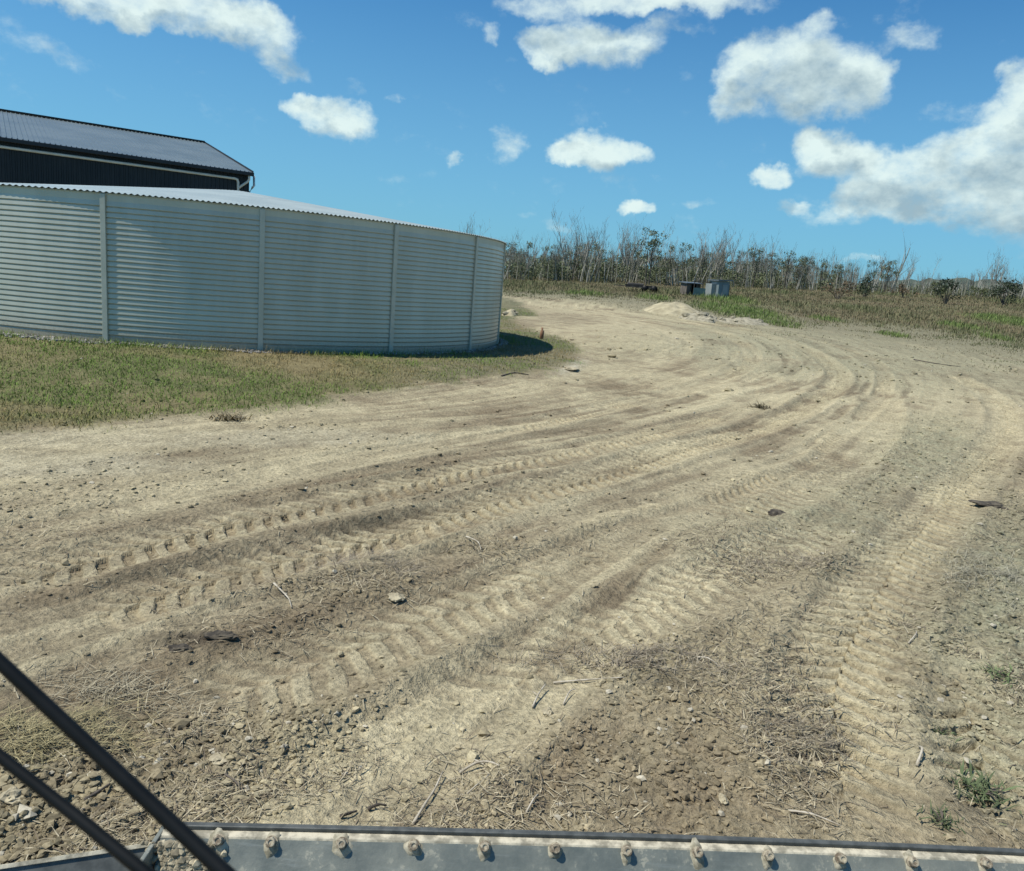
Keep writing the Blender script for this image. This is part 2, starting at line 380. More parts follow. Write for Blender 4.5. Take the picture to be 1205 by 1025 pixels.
    DEB = np.array((.255, .217, .135)); GRY = np.array((.245, .238, .158)); GP = np.array((.40, .36, .25))
    c = np.empty(x.shape + (3,)); c[:] = MID
    def mx(col, f):
        nonlocal c
        f = np.clip(f, 0, 1)[..., None]; c = c * (1 - f) + col * f
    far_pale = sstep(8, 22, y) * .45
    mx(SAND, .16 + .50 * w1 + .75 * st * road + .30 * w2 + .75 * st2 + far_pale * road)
    mx(BRN, np.clip(.0 - .6 * w1 - .5 * w2 - st * road * 1.0 - .9 * st2, 0, .7))
    mx(DEB, M['debris'] * (.6 + .6 * w3)); mx(GRY, M['grey'] * (.75 + .5 * w3)); mx(BRN, M['brown'] * (.42 + .45 * w3 + .3 * st))
    mx(GP, M['greypale'] * (.7 + .4 * w3))
    mx(SAND * 1.04, pale * (.70 + .45 * w2 + .6 * st2)); mx(SAND, M['pale'] * (.7 + .4 * w2))
    mx(BRN, dark); mx(DRK, M['dark'] * (.8 + .5 * w3)); mx(BLK, M['black'] * (.8 + .6 * w3))
    # grassed bank
    GR1 = np.array((.085, .10, .035)); GR2 = np.array((.19, .16, .08))
    mixg = np.clip(.5 + .9 * w1 + .6 * w2, 0, 1)[..., None]
    mx(GR1 * mixg + GR2 * (1 - mixg), gm * .88); mx(np.array((.17, .16, .11)), gm * sstep(-3.5, -.5, x) * .5)
    rimd = np.abs(gd + .12)                                      # scraped pale lip round the grass
    tip = pixel_ground(674, 430); mx(np.array((.46, .43, .33)), np.exp(-(rimd / .2) ** 2) * np.exp(-((x - tip[0]) / 1.2) ** 2 - ((y - tip[1]) / 1.6) ** 2) * (.6 + .6 * w3))
    # rough field beyond
    F1 = np.array((.20, .185, .12)); F2 = np.array((.10, .115, .05)); F3 = np.array((.145, .115, .07))
    k1 = sstep(4, 16, fd)[..., None]; fsel = np.clip(.5 + .8 * w1, 0, 1)[..., None]
    fc = F1 * (1 - k1) + (F2 * fsel + F3 * (1 - fsel)) * k1
    mx(fc, fm * .95)
    c *= (1 + .22 * w3 + .14 * lump + .10 * st * road)[..., None]
    return z, np.clip(c, .01, .8), rough, gm, fm, M

def make_ground():
    ys = [-40, -25, -14, -8, -4, -2, -1, 0, .6, 1.1, 1.5]
    y = 1.7
    while y < 45: ys.append(y); y *= 1.0026
    while y < 900: ys.append(y); y *= 1.03
    ys = np.array(ys + [1500., 2500.])
    t = np.concatenate([[-30, -12, -6, -3.5, -2.2, -1.6, -1.2], np.linspace(-.98, .98, 1280), [1.2, 1.6, 2.2, 3.5, 6, 12, 30]])
    sc_ = np.maximum(ys, 1.2) * .93 + .9
    X = t[None, :] * sc_[:, None]; Y = np.repeat(ys[:, None], len(t), 1)
    x, yv = X.ravel(), Y.ravel()
    z, c, rough, gm, fm, M = ground_eval(x, yv)
    n, m = X.shape
    i = np.arange((n - 1) * (m - 1)); a = i // (m - 1) * m + i % (m - 1)
    F = np.stack([a, a + 1, a + 1 + m, a + m], 1)
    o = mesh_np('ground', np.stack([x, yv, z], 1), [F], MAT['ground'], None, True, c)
    tag(o, kind='structure')
    global GX
    GX = (ys, t, z.reshape(n, m), sc_)
def gz(x, y):
    """height of the finished ground sheet"""
    ys, t, Z, s_ = GX
    x = np.atleast_1d(np.asarray(x, float)); y = np.atleast_1d(np.asarray(y, float))
    i = np.clip(np.searchsorted(ys, y) - 1, 0, len(ys) - 2); fy = np.clip((y - ys[i]) / (ys[i + 1] - ys[i]), 0, 1)
    tt = x / (s_[i] * (1 - fy) + s_[i + 1] * fy)
    j = np.clip(np.searchsorted(t, tt) - 1, 0, len(t) - 2); fx = np.clip((tt - t[j]) / (t[j + 1] - t[j]), 0, 1)
    return (Z[i, j] * (1 - fx) + Z[i, j + 1] * fx) * (1 - fy) + (Z[i + 1, j] * (1 - fx) + Z[i + 1, j + 1] * fx) * fy
def gpt(u, v, dz=0):
    p = pixel_ground(u, v); return Vector((p[0], p[1], float(gz(p[0], p[1])[0]) + dz))

# ------------------------------------------------------------------ materials
MAT = {}
def mat(name, fn):
    m = bpy.data.materials.new(name); m.use_nodes = True; t = NT(m.node_tree)
    out = t.n('ShaderNodeOutputMaterial'); b = t.n('ShaderNodeBsdfPrincipled'); t.t.links.new(b.outputs[0], out.inputs[0])
    b.inputs['Roughness'].default_value = .8
    fn(t, b); MAT[name] = m; return m
def bump(t, b, h, strength, dist):
    bp = t.n('ShaderNodeBump'); bp.inputs['Strength'].default_value = strength; bp.inputs['Distance'].default_value = dist
    t.set(bp.inputs['Height'], h); t.t.links.new(bp.outputs[0], b.inputs['Normal'])
def f_ground(t, b):
    c = t.n('ShaderNodeVertexColor', layer_name='Col').outputs[0]; p = t.n('ShaderNodeNewGeometry').outputs['Position']
    n1 = t.noise(p, 28, 5, .65); n2 = t.noise(p, 110, 4, .6)
    k = t.m('ADD', t.ramp(n1, .28, .72, .68, 1.30), t.m('MULTIPLY', t.m('SUBTRACT', n2, .5), .55))
    cc = t.n('ShaderNodeCombineColor'); [t.set(cc.inputs[i], k) for i in range(3)]
    col = t.mix(1.0, c, cc.outputs[0], 'MULTIPLY')
    straw = t.noise(t.scalev(p, (30, 140, 30)), 1.0, 3, .6, .8)
    straw2 = t.noise(t.scalev(p, (120, 40, 30)), 1.0, 3, .6, .8)
    sm = t.m('MULTIPLY', t.m('MAXIMUM', t.ramp(straw, .62, .72), t.ramp(straw2, .62, .72)), t.ramp(t.noise(p, 1.3, 3, .6), .45, .65))
    col = t.mix(t.m('MULTIPLY', sm, .30), col, (.40, .36, .25))
    t.set(b.inputs['Base Color'], col); b.inputs['Roughness'].default_value = 1; b.inputs['Specular IOR Level'].default_value = .15
    n0 = t.noise(p, 7, 4, .6); h = t.m('ADD', t.m('MULTIPLY', n0, 1.5), t.m('ADD', t.m('MULTIPLY', n1, 1.0), t.m('MULTIPLY', n2, .5))); bump(t, b, h, 1.0, .022)
def f_col(rough=.9, var=.35, scale=9, spec=.2, trans=0):
    def f(t, b):
        c = t.n('ShaderNodeVertexColor', layer_name='Col').outputs[0]; p = t.n('ShaderNodeNewGeometry').outputs['Position']
        n = t.noise(p, scale, 3, .6); k = t.ramp(n, .3, .7, 1 - var, 1 + var, False)
        cc = t.n('ShaderNodeCombineColor'); [t.set(cc.inputs[i], k) for i in range(3)]
        t.set(b.inputs['Base Color'], t.mix(1.0, c, cc.outputs[0], 'MULTIPLY')); b.inputs['Roughness'].default_value = rough
        b.inputs['Specular IOR Level'].default_value = spec
    return f
def f_plain(c1, c2, scale=6, rough=.8, metal=0, bmp=0, stretch=(1, 1, 1), spec=.4, obj=True, lo=.35, hi=.65, det=5):
    def f(t, b):
        p = t.n('ShaderNodeTexCoord').outputs['Object'] if obj else t.n('ShaderNodeNewGeometry').outputs['Position']
        n = t.noise(t.scalev(p, stretch), scale, det, .6)
        t.set(b.inputs['Base Color'], t.mix(t.ramp(n, lo, hi), c1, c2)); b.inputs['Roughness'].default_value = rough; b.inputs['Metallic'].default_value = metal
        b.inputs['Specular IOR Level'].default_value = spec
        if bmp: bump(t, b, n, 1, bmp)
    return f
mat('ground', f_ground)
mat('blades', f_col(.75, .25, 14, .25)); mat('straw', f_col(.8, .2, 30, .3)); mat('clods', f_col(1, .25, 60, .1)); mat('leaves', f_col(.7, .3, 1.2, .25)); mat('scrub', f_col(.85, .25, .9, .1))
def f_tankwall(t, b):
    p = t.n('ShaderNodeNewGeometry').outputs['Position']
    n = t.noise(t.scalev(p, (1.2, 1.2, .25)), 2.2, 5, .6); n2 = t.noise(p, 25, 4, .6)
    sp = t.n('ShaderNodeSeparateXYZ'); t.set(sp.inputs[0], p)
    dirt = t.m('MULTIPLY', t.ramp(sp.outputs[2], TZ + .05, TZ + .55, .75, 0), t.ramp(n2, .3, .7, .4, 1))
    col = t.mix(t.ramp(n, .3, .7), (.45, .445, .35), (.51, .505, .405))
    col = t.mix(dirt, col, (.30, .26, .19))
    t.set(b.inputs['Base Color'], col); b.inputs['Roughness'].default_value = .36; b.inputs['Metallic'].default_value = .25
mat('tank_wall', f_tankwall)
mat('tank_post', f_plain((.43, .45, .37), (.48, .50, .42), 3, .45, .15))
mat('tank_roof', f_plain((.33, .38, .36), (.40, .45, .42), .8, .42, .5, 0, (1, 1, 1)))
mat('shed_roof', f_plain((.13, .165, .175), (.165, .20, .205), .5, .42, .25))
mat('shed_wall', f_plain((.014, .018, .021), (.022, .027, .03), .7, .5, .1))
mat('shed_trim', f_plain((.012, .015, .018), (.02, .022, .025), 3, .45))
mat('pvc', f_plain((.66, .63, .55), (.75, .72, .64), 2, .5))
mat('dead_wood', f_plain((.15, .145, .115), (.46, .44, .37), 1.2, .9, 0, 0, (1, 1, .35), .1))
mat('dead_twigs', f_plain((.16, .152, .125), (.29, .275, .235), 2, .95, 0, 0, (1, 1, 1), .1))
mat('dark_wood', f_plain((.07, .062, .05), (.15, .135, .11), 2, .95, 0, 0, (1, 1, .4), .1))
mat('stick', f_plain((.30, .26, .19), (.50, .45, .36), 18, .85, 0, .003))
mat('dark_stick', f_plain((.05, .042, .033), (.12, .10, .08), 18, .95, 0, .004))
mat('rock', f_plain((.27, .23, .15), (.44, .385, .26), 9, .9, 0, .02))
mat('rubble', f_plain((.20, .18, .125), (.36, .325, .235), 5, .95, 0, .03))
mat('mound', f_plain((.27, .235, .15), (.42, .37, .24), 1.6, 1, 0, .12, obj=False, det=9))
mat('black_clod', f_plain((.035, .03, .024), (.12, .10, .07), 14, 1, 0, .02))
mat('rubber', f_plain((.003, .004, .004), (.006, .007, .007), 30, .55, 0, 0, spec=.25))
mat('hut_brown', f_plain((.10, .085, .07), (.17, .145, .12), 2, .9)); mat('hut_dark', f_plain((.02, .02, .02), (.04, .038, .035), 2, .9))
mat('hut_blue', f_plain((.17, .215, .225), (.22, .265, .27), 1, .6, .1)); mat('hut_roof', f_plain((.10, .12, .13), (.15, .17, .18), 1, .5, .2)); mat('hut_pale', f_plain((.24, .265, .25), (.30, .325, .31), 1, .6))
mat('tarp', f_plain((.04, .10, .11), (.07, .14, .15), 2, .7)); mat('stake', f_plain((.17, .09, .05), (.26, .15, .09), 8, .9))
mat('hill', f_plain((.05, .07, .06), (.085, .11, .085), .05, 1, 0, 0, obj=False, spec=.05))
def f_steel(t, b):
    p = t.n('ShaderNodeTexCoord').outputs['Object']
    n = t.noise(p, 7, 6, .65); n2 = t.noise(p, 45, 5, .7); n3 = t.noise(t.scalev(p, (6, 60, 60)), 1, 4, .6)
    col = t.mix(t.ramp(n, .3, .7), (.12, .135, .120), (.175, .19, .165))
    col = t.mix(t.m('MULTIPLY', t.ramp(n3, .55, .75), .5), col, (.24, .26, .24))
    col = t.mix(t.m('MULTIPLY', t.m('MULTIPLY', t.ramp(n, .50, .60), t.ramp(n2, .52, .60)), .75), col, (.44, .41, .31))
    col = t.mix(t.m('MULTIPLY', t.ramp(t.noise(p, 3.5, 6, .65), .35, .65), .45), col, (.30, .295, .235))
    t.set(b.inputs['Base Color'], col); b.inputs['Roughness'].default_value = .5; b.inputs['Metallic'].default_value = .25
    bump(t, b, t.m('ADD', n2, t.m('MULTIPLY', n, .5)), .35, .004)
mat('steel', f_steel)
mat('steel_dark', f_plain((.07, .075, .07), (.12, .125, .115), 20, .55, .3, .001))
mat('dust', f_plain((.24, .22, .165), (.54, .49, .37), 26, 1, 0, .004))
mat('mud', f_plain((.20, .18, .125), (.42, .38, .28), 40, 1, 0, .003))
mat('bolt', f_plain((.17, .135, .095), (.42, .37, .27), 60, .8, .2, .002, lo=.4, hi=.6))

# ------------------------------------------------------------------ ground
make_ground()

# loose soil and gravel, straw, grass -- uncountable
def ico():
    p = (1 + 5 ** .5) / 2
    v = np.array([(-1, p, 0), (1, p, 0), (-1, -p, 0), (1, -p, 0), (0, -1, p), (0, 1, p), (0, -1, -p), (0, 1, -p), (p, 0, -1), (p, 0, 1), (-p, 0, -1), (-p, 0, 1)]) / 1.902
    f = np.array([(0, 11, 5), (0, 5, 1), (0, 1, 7), (0, 7, 10), (0, 10, 11), (1, 5, 9), (5, 11, 4), (11, 10, 2), (10, 7, 6), (7, 1, 8), (3, 9, 4), (3, 4, 2), (3, 2, 6), (3, 6, 8), (3, 8, 9), (4, 9, 5), (2, 4, 11), (6, 2, 10), (8, 6, 7), (9, 8, 1)])
    return v, f
ICV, ICF = ico()
def scatter_stones(name, x, y, size, col, material, sink=.25, flat=.6):
    n = len(x); z = gz(x, y)
    a = rng.uniform(0, 6.283, n); b = rng.uniform(0, 6.283, n)
    V = ICV[None] * (1 + rng.uniform(-.42, .42, (n, 12, 1)))
    sx = rng.uniform(.7, 1.35, n)[:, None]; sz = rng.uniform(flat * .7, flat * 1.3, n)[:, None]
    vx, vy, vz = V[..., 0] * sx, V[..., 1], V[..., 2]
    cb, sb = np.cos(b)[:, None], np.sin(b)[:, None]; vy, vz = vy * cb - vz * sb, vy * sb + vz * cb
    vz = vz * sz
    ca, sa = np.cos(a)[:, None], np.sin(a)[:, None]; vx, vy = vx * ca - vy * sa, vx * sa + vy * ca
    s = size[:, None]
    P = np.stack([x[:, None] + vx * s, y[:, None] + vy * s, z[:, None] + vz * s + s * (1 - sink) * .35], -1).reshape(-1, 3)
    F = (ICF[None] + (np.arange(n) * 12)[:, None, None]).reshape(-1, 3)
    C = np.repeat(col, 12, 0)
    return mesh_np(name, P, [F], material, None, False, C)
def samp(n, ymin, ymax, tmax=.86, pw=2.2):
    u = rng.random(n); e = 1 - pw
    y = (ymin ** e + u * (ymax ** e - ymin ** e)) ** (1 / e)
    t = rng.uniform(-tmax, tmax, n); x = t * (y * .93 + .9); return x, y
def local_masks(x, y):
    z, c, rough, gm, fm, M = ground_eval(x, y)
    return c, rough, gm, fm, M
def clods():
    x, y = samp(520000, 1.9, 34, pw=1.8)
    c, rough, gm, fm, M = local_masks(x, y)
    p = np.clip((rough - .34) * .50 + .06, .025, .9) * (1 - gm * .8) * np.where(y > 12, .5, 1)
    cl = np.clip(.5 + 1.1 * fbm(x, y, 1.4, 3, 77), .08, 1.3)
    k = rng.random(len(x)) < p * cl
    x, y, c = x[k], y[k], c[k]
    n = len(x); s = (.0028 + .014 * rng.random(n) ** 5) * (1 + y * .07 + .07 * np.clip(y - 6, 0, 30))
    big = rng.random(n) < .012; s[big] *= 2.0
    col = c * rng.uniform(.6, 1.1, (n, 1)); pale = rng.random(n) < .04; col[pale] = np.array((.42, .38, .29)) * rng.uniform(.8, 1.1, (pale.sum(), 1))
    o = scatter_stones('soil_clods', x, y, s, col, MAT['clods']); tag(o, 'loose dry soil clods and grit strewn over the churned dirt', 'loose soil', kind='stuff')
clods()
def ring_gravel():
    n = 7500; a = rng.uniform(R_(-175), R_(20), n); r = TR + .12 + np.abs(rng.normal(0, .20, n)) * (1 - .6 * sstep(-110, -60, np.degrees(a)))
    x = TC[0] + r * np.cos(a); y = TC[1] + r * np.sin(a)
    k = rng.random(n) < np.where(np.degrees(a) < -88, 1, .35); x, y = x[k], y[k]; n = len(x)
    g = rng.uniform(.14, .40, (n, 1)); col = g * np.array((1, .95, .86))
    o = scatter_stones('gravel', x, y, rng.uniform(.018, .045, n), col, MAT['clods']); tag(o, 'pale grey gravel strip along the foot of the round tank', 'gravel', kind='stuff')
ring_gravel()

def ribbons(name, x, y, L, wd, heading, lean, curl, col, material, lift=0.0, z0=None, obj=True):
    """each a two-segment tapering blade standing or lying on the ground"""
    n = len(x); z = (gz(x, y) if z0 is None else z0) + lift
    d = np.stack([np.cos(heading), np.sin(heading), np.zeros(n)], 1); side = np.stack([-np.sin(heading), np.cos(heading), np.zeros(n)], 1)
    up = np.array((0, 0, 1.0))
    l1 = lean; l2 = lean + curl
    b = np.stack([x, y, z], 1)
    m = b + (d * np.sin(l1)[:, None] + up * np.cos(l1)[:, None]) * (L * .5)[:, None]
    t = m + (d * np.sin(l2)[:, None] + up * np.cos(l2)[:, None]) * (L * .5)[:, None]
    w = (side * (wd / 2)[:, None])
    V = np.stack([b - w, b + w, m - w * .8, m + w * .8, t], 1).reshape(-1, 3)
    i = (np.arange(n) * 5)[:, None]
    q = np.concatenate([i, i + 1, i + 3, i + 2], 1); tr = np.concatenate([i + 2, i + 3, i + 4], 1)
    C = np.repeat(col, 5, 0)
    return (V, q, tr, C) if not obj else mesh_np(name, V, [q, tr], material, None, False, C)
def straw():
    x, y = samp(420000, 1.9, 30, pw=1.8)
    c, rough, gm, fm, M = local_masks(x, y)
    p = np.clip(M['debris'] * .55 + M['grey'] * .60 + M['brown'] * .20 + .02 * np.clip(.8 - (c[:, 0] - .30) * 6, .1, 1.5), 0, .9) * (1 - gm)
    cl = np.clip(.35 + 1.5 * fbm(x, y, 1.1, 3, 177), .03, 1.5)
    k = rng.random(len(x)) < p * cl
    x, y = x[k], y[k]; n = len(x)
    t = rng.random((n, 1)); col = np.array((.20, .165, .105)) * (1 - t) + np.array((.46, .40, .27)) * t
    dk = rng.random(n) < .35; col[dk] = np.array((.15, .12, .08)) * rng.uniform(.6, 1.4, (dk.sum(), 1))
    gg = (rng.random(n) < .45 * sstep(.55, .8, x / (y + 1)) * sstep(10, 5, y) * np.clip(.5 + 2 * fbm(x, y, .9, 3, 301), 0, 1)); col[gg] = np.array((.13, .16, .06)) * rng.uniform(.6, 1.3, (gg.sum(), 1))
    o = ribbons('dry_straw', x, y, rng.uniform(.03, .13, n) * (1 + y * .02), rng.uniform(.0018, .0045, n) * (1 + y * .12), rng.uniform(0, 6.283, n), rng.uniform(1.15, 1.62, n), rng.uniform(-.1, .6, n), col, MAT['straw'], .006)
    tag(o, 'dead straw and plant litter trampled into the dirt', 'straw', kind='stuff')
straw()
def bank_grass():
    n = 520000; x = rng.uniform(-17, 4, n); y = rng.uniform(7, 42, n)
    gd = poly_dist(x, y, GRASS); d = np.hypot(x - TC[0], y - TC[1]) - TR
    w1 = fbm(x, y, .45, 4, 3); w2 = fbm(x, y, 2.2, 4, 9)
    dens = sstep(-.25, .7, gd + w1 * .5 + w2 * .35) * np.clip(.85 + 1.1 * w2 + .5 * w1, .08, 1)
    right = sstep(-5, -1, x) ; dens *= 1 - .25 * right
    k = (rng.random(n) < dens) & (d > .15) & ((y < 21) | (x > -3)) & (rng.random(n) < np.clip(1.5 - y / 24, .35, 1))
    x, y, w1, w2, d = x[k], y[k], w1[k], w2[k], d[k]; n = len(x)
    w0 = fbm(x * .6, y * 1.5, .5, 3, 71); g = np.clip(.68 + 1.4 * w0 + .8 * w1 + .5 * w2 + rng.normal(0, .2, n), 0, 1)[:, None]
    col = (np.array((.27, .205, .085)) * (1 - g) + np.array((.145, .22, .035)) * g) * rng.uniform(.7, 1.25, (n, 1))
    o = ribbons('grass', x, y, rng.uniform(.03, .085, n) * (1 + .9 * (d < .7)) * (1 + .9 * (rng.random(n) < .04)), rng.uniform(.006, .012, n), rng.uniform(0, 6.283, n), rng.uniform(.1, .9, n), rng.uniform(.1, .8, n), col, MAT['blades'])
    tag(o, 'patchy green and browning grass on the bank below the tank', 'grass', kind='stuff')
bank_grass()
def field_grass():
    n = 300000; u = rng.random(n); y = 26 * (135 / 26) ** u; t = rng.uniform(-.25, .92, n); x = t * y
    fd = poly_dist(x, y, FIELD); w1 = fbm(x, y, .12, 4, 13); w2 = fbm(x, y, .8, 3, 19)
    near = sstep(0, 14, fd)
    lush = np.zeros(n)
    for (uu, vv, ru, rv) in ((866, 366, 40, 10), (850, 352, 26, 5), (1195, 379, 34, 7), (972, 376, 14, 2.5), (770, 351, 20, 2.5), (1130, 385, 16, 3), (1050, 395, 14, 2), (920, 382, 18, 3), (1170, 398, 12, 2.5), (690, 346, 26, 2)):
        c = pixel_ground(uu, vv); a = abs(pixel_ground(uu + ru, vv)[0] - c[0]); b = abs(pixel_ground(uu, vv - rv)[1] - pixel_ground(uu, vv + rv)[1]) / 2 + .5
        lush = np.maximum(lush, np.clip(1.4 - ((x - c[0]) / a) ** 2 - ((y - c[1]) / b) ** 2, 0, 1))
    dens = sstep(-7, 8, fd + w1 * 9 + w2 * 5) ** 1.5 * np.clip(.25 + .6 * near + .8 * w2, .04, 1)
    dens = np.maximum(dens, lush)
    k = (rng.random(n) < dens); x, y, w1, w2, near, lush = x[k], y[k], w1[k], w2[k], near[k], lush[k]; n = len(x)
    g = np.clip(.40 + 1.0 * w1 + .6 * w2 + rng.normal(0, .2, n), 0, 1)[:, None]
    col = np.array((.20, .155, .09)) * (1 - g) + np.array((.115, .135, .055)) * g
    L = lush[:, None]; col = col * (1 - L) + np.array((.145, .20, .055)) * L
    col *= rng.uniform(.7, 1.25, (n, 1))
    h = .07 + .40 * near * rng.random(n) ** 1.6 * np.clip(.7 + w1 + .6 * w2, .15, 1.4) + .25 * lush * rng.random(n); wd = .010 + .00042 * y
    o = ribbons('field_grass', x, y, h, np.full(n, 1.0) * wd, rng.uniform(0, 6.283, n), rng.uniform(0, .6, n), rng.uniform(0, .6, n), col, MAT['blades'])
    tag(o, 'olive and brown weedy grass on the field before the dead trees', 'grass', kind='stuff')
field_grass()

# ------------------------------------------------------------------ round tank
def make_tank():
    root = empty('water_tank', (TC[0], TC[1], TZ)); tag(root, 'large round grey green tank of ribbed steel under a low corrugated roof', 'tank')
    na = 420; ang = np.linspace(0, 2 * math.pi, na, endpoint=False)
    zs = [-.35, 0, .10]; rs = [0, 0, 0]
    z = .12; pitch = .1045; nw = 25
    prof = [(0, -.012), (.06, -.012), (.14, .004), (.22, .013), (.30, .0125), (.93, .003)]
    for k in range(nw):
        for f, r in prof: zs.append(z + (k + f) * pitch); rs.append(r)
    zs += [z + nw * pitch + .01, TH]; rs += [0, 0]
    zs = np.array(zs); rs = np.array(rs) + TR
    A, Zg = np.meshgrid(ang, zs); Rr = np.repeat(rs[:, None], na, 1)
    V = np.stack([Rr * np.cos(A), Rr * np.sin(A), Zg], -1).reshape(-1, 3)
    n, m = A.shape; i = np.arange((n - 1) * m); a = i // m * m; b = i % m; b2 = (b + 1) % m
    F = np.stack([a + b, a + b2, a + m + b2, a + m + b], 1)
    w = mesh_np('wall', V, [F], MAT['tank_wall'], root, False)
    # upright posts
    for k in range(-8, 9):
        th = R_(-88.08 + 21.64 * k)
        if k in (-8, 8): th = R_(-88.08 + 21.64 * k) - (0 if k < 0 else 0)
        mb = MB(); rd = np.array((math.cos(th), math.sin(th), 0)); tg = np.array((-math.sin(th), math.cos(th), 0))
        mb.box(rd * (TR + .022) + np.array((0, 0, TH / 2 - .16)), (.05, .105, TH + .30), (rd, tg, (0, 0, 1)))
        mb.build('post', MAT['tank_post'], root, bevel=.006)
    # corrugated roof laid in parallel sheets over a shallow cone
    u = np.array((math.cos(R_(128)), math.sin(R_(128)))); wv = np.array((-u[1], u[0])); RO = TR + .06
    p = .098; ww = np.arange(-RO + .01, RO - .01, p / 8); ns = 26
    Vs = []
    for q in ww:
        L = math.sqrt(max(RO * RO - q * q, 0)); s = np.linspace(-L, L, ns)
        x = u[0] * s + wv[0] * q; y = u[1] * s + wv[1] * q; r = np.hypot(x, y)
        hgt = TH + .03 + (RO - r) * .112 + .013 * math.sin(2 * math.pi * q / p) - .0 * r
        Vs.append(np.stack([x, y, hgt], 1))
    V = np.concatenate(Vs); n = len(ww); i = np.arange((n - 1) * (ns - 1)); a = i // (ns - 1) * ns + i % (ns - 1)
    F = np.stack([a, a + 1, a + 1 + ns, a + ns], 1)
    rf = mesh_np('roof', V, [F], MAT['tank_roof'], root, False)
    sm = rf.modifiers.new('thick', 'SOLIDIFY'); sm.thickness = .004
    mb = MB(); mb.tube([((TR - .02) * np.cos(a_), (TR - .02) * np.sin(a_), TH - .0) for a_ in np.linspace(0, 2 * math.pi, 181)], .028, 8, False)
    mb.build('rim', MAT['tank_post'], root, True)
make_tank()

# ------------------------------------------------------------------ dark shed behind
def make_shed():
    P0 = Vector((-13.759, 40.0, 0)); az = R_(56.35); d = Vector((math.sin(az), math.cos(az), 0)); n = Vector((-d.y, d.x, 0))
    EZ = 6.47; HW = 10.9; RH = 2.45; LEN = 30
    root = empty('shed', (P0.x, P0.y, .3)); tag(root, 'dark charcoal metal shed with slate roof rising behind the round tank', 'shed')
    def L(s, w, z): v = -d * s + n * w; return np.array((v.x, v.y, z - .3))
    # ribbed wall (front and the right gable), dark
    def ribwall(pts, name, top):
        mb = MB(); (a, b) = pts; a = np.array(a); b = np.array(b); D = b - a; LL = np.linalg.norm(D); D = D / LL; nn = np.array((D[1], -D[0], 0))
        N = int(LL / .19); V = []
        for i in range(N):
            for f, o in ((0, 0), (.55, 0), (.65, .03), (.9, .03)):
                s = (i + f) * LL / N; p = a + D * s + nn * o; V += [p, p + np.array((0, 0, top(s) - p[2]))]
        V += [b, b + np.array((0, 0, top(LL) - b[2]))]
        m = len(V) // 2; mb.add(V, [(2 * i, 2 * i + 2, 2 * i + 3, 2 * i + 1) for i in range(m - 1)])
        return mb.build(name, MAT['shed_wall'], root)
    IN = .25
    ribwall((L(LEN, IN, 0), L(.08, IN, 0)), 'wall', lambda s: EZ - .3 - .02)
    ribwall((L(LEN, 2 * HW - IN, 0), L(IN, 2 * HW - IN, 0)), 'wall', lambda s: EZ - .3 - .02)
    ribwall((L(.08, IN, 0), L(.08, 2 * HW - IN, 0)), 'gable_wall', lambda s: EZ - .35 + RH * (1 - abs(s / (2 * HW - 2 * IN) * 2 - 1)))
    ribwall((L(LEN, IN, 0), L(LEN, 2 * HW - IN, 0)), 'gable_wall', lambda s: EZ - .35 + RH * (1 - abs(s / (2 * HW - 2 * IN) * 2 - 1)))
    # roof with narrow standing ribs
    for side in (0, 1):
        mb = MB(); N = int(LEN / .20); V = []
        for i in range(N + 1):
            for f, o in ((0, 0), (.70, 0), (.78, .035), (.92, .035)):
                s = min((i + f) * LEN / N, LEN)
                e = L(s, 0 if side == 0 else 2 * HW, EZ + o); r = L(s, HW, EZ + RH + o); V += [e, r]
        m = len(V) // 2; mb.add(V, [(2 * i, 2 * i + 1, 2 * i + 3, 2 * i + 2) for i in range(m - 1)])
        o = mb.build('roof', MAT['shed_roof'], root); k = o.modifiers.new('t', 'SOLIDIFY'); k.thickness = .02
    mb = MB(); c = (L(0, HW, EZ + RH + .06) + L(LEN, HW, EZ + RH + .06)) / 2; dd = np.array(d); nn = np.array(n)
    mb.box(c, (LEN, .4, .06), (dd, nn, (0, 0, 1))); mb.build('ridge_cap', MAT['shed_trim'], root, bevel=.01)
    for w, s_ in ((-.08, 1), (2 * HW + .08, -1)):
        mb = MB(); c = (L(0, w, EZ - .10) + L(LEN, w, EZ - .10)) / 2; mb.box(c, (LEN + .1, .16, .17), (dd, nn, (0, 0, 1))); mb.build('gutter', MAT['shed_trim'], root, bevel=.02)
    # barge boards
    for w0, w1 in ((0, HW), (2 * HW, HW)):
        a = L(-.03, w0, EZ + .02); b = L(-.03, w1, EZ + RH + .02); mb = MB(); ax = (b - a) / np.linalg.norm(b - a); up = np.cross(dd, ax); up = up if up[2] > 0 else -up
        mb.box((a + b) / 2 - up * .08, (np.linalg.norm(b - a), .05, .26), (ax, dd, up)); mb.build('barge_board', MAT['shed_trim'], root)
    # pale pipe along the wall under the gutter, dropping at the corner, with the offset from the gutter
    y0 = IN - .10
    mb = MB(); mb.tube([L(LEN - .5, y0, EZ - .38), L(.80, y0, EZ - .38), L(.68, y0, EZ - .41), L(.64, y0, EZ - .52), L(.64, y0, .3)], .062, 10)
    mb.build('pipe', MAT['pvc'], root, True)
    mb = MB(); mb.tube([L(.16, -.03, EZ - .16), L(.16, -.03, EZ - .36), L(.22, .0, EZ - .46), L(.52, y0, EZ - .72), L(.60, y0, EZ - .8)], .058, 10)
    mb.build('downpipe', MAT['pvc'], root, True)
    mb = MB(); mb.tube([L(-.20, .45, EZ - .12), L(-.20, .42, EZ - .58), L(-.12, .36, EZ - .66), L(.12, .14, EZ - .98), L(.2, .12, .3)], .058, 10)
    mb.build('downpipe', MAT['pvc'], root, True)
make_shed()

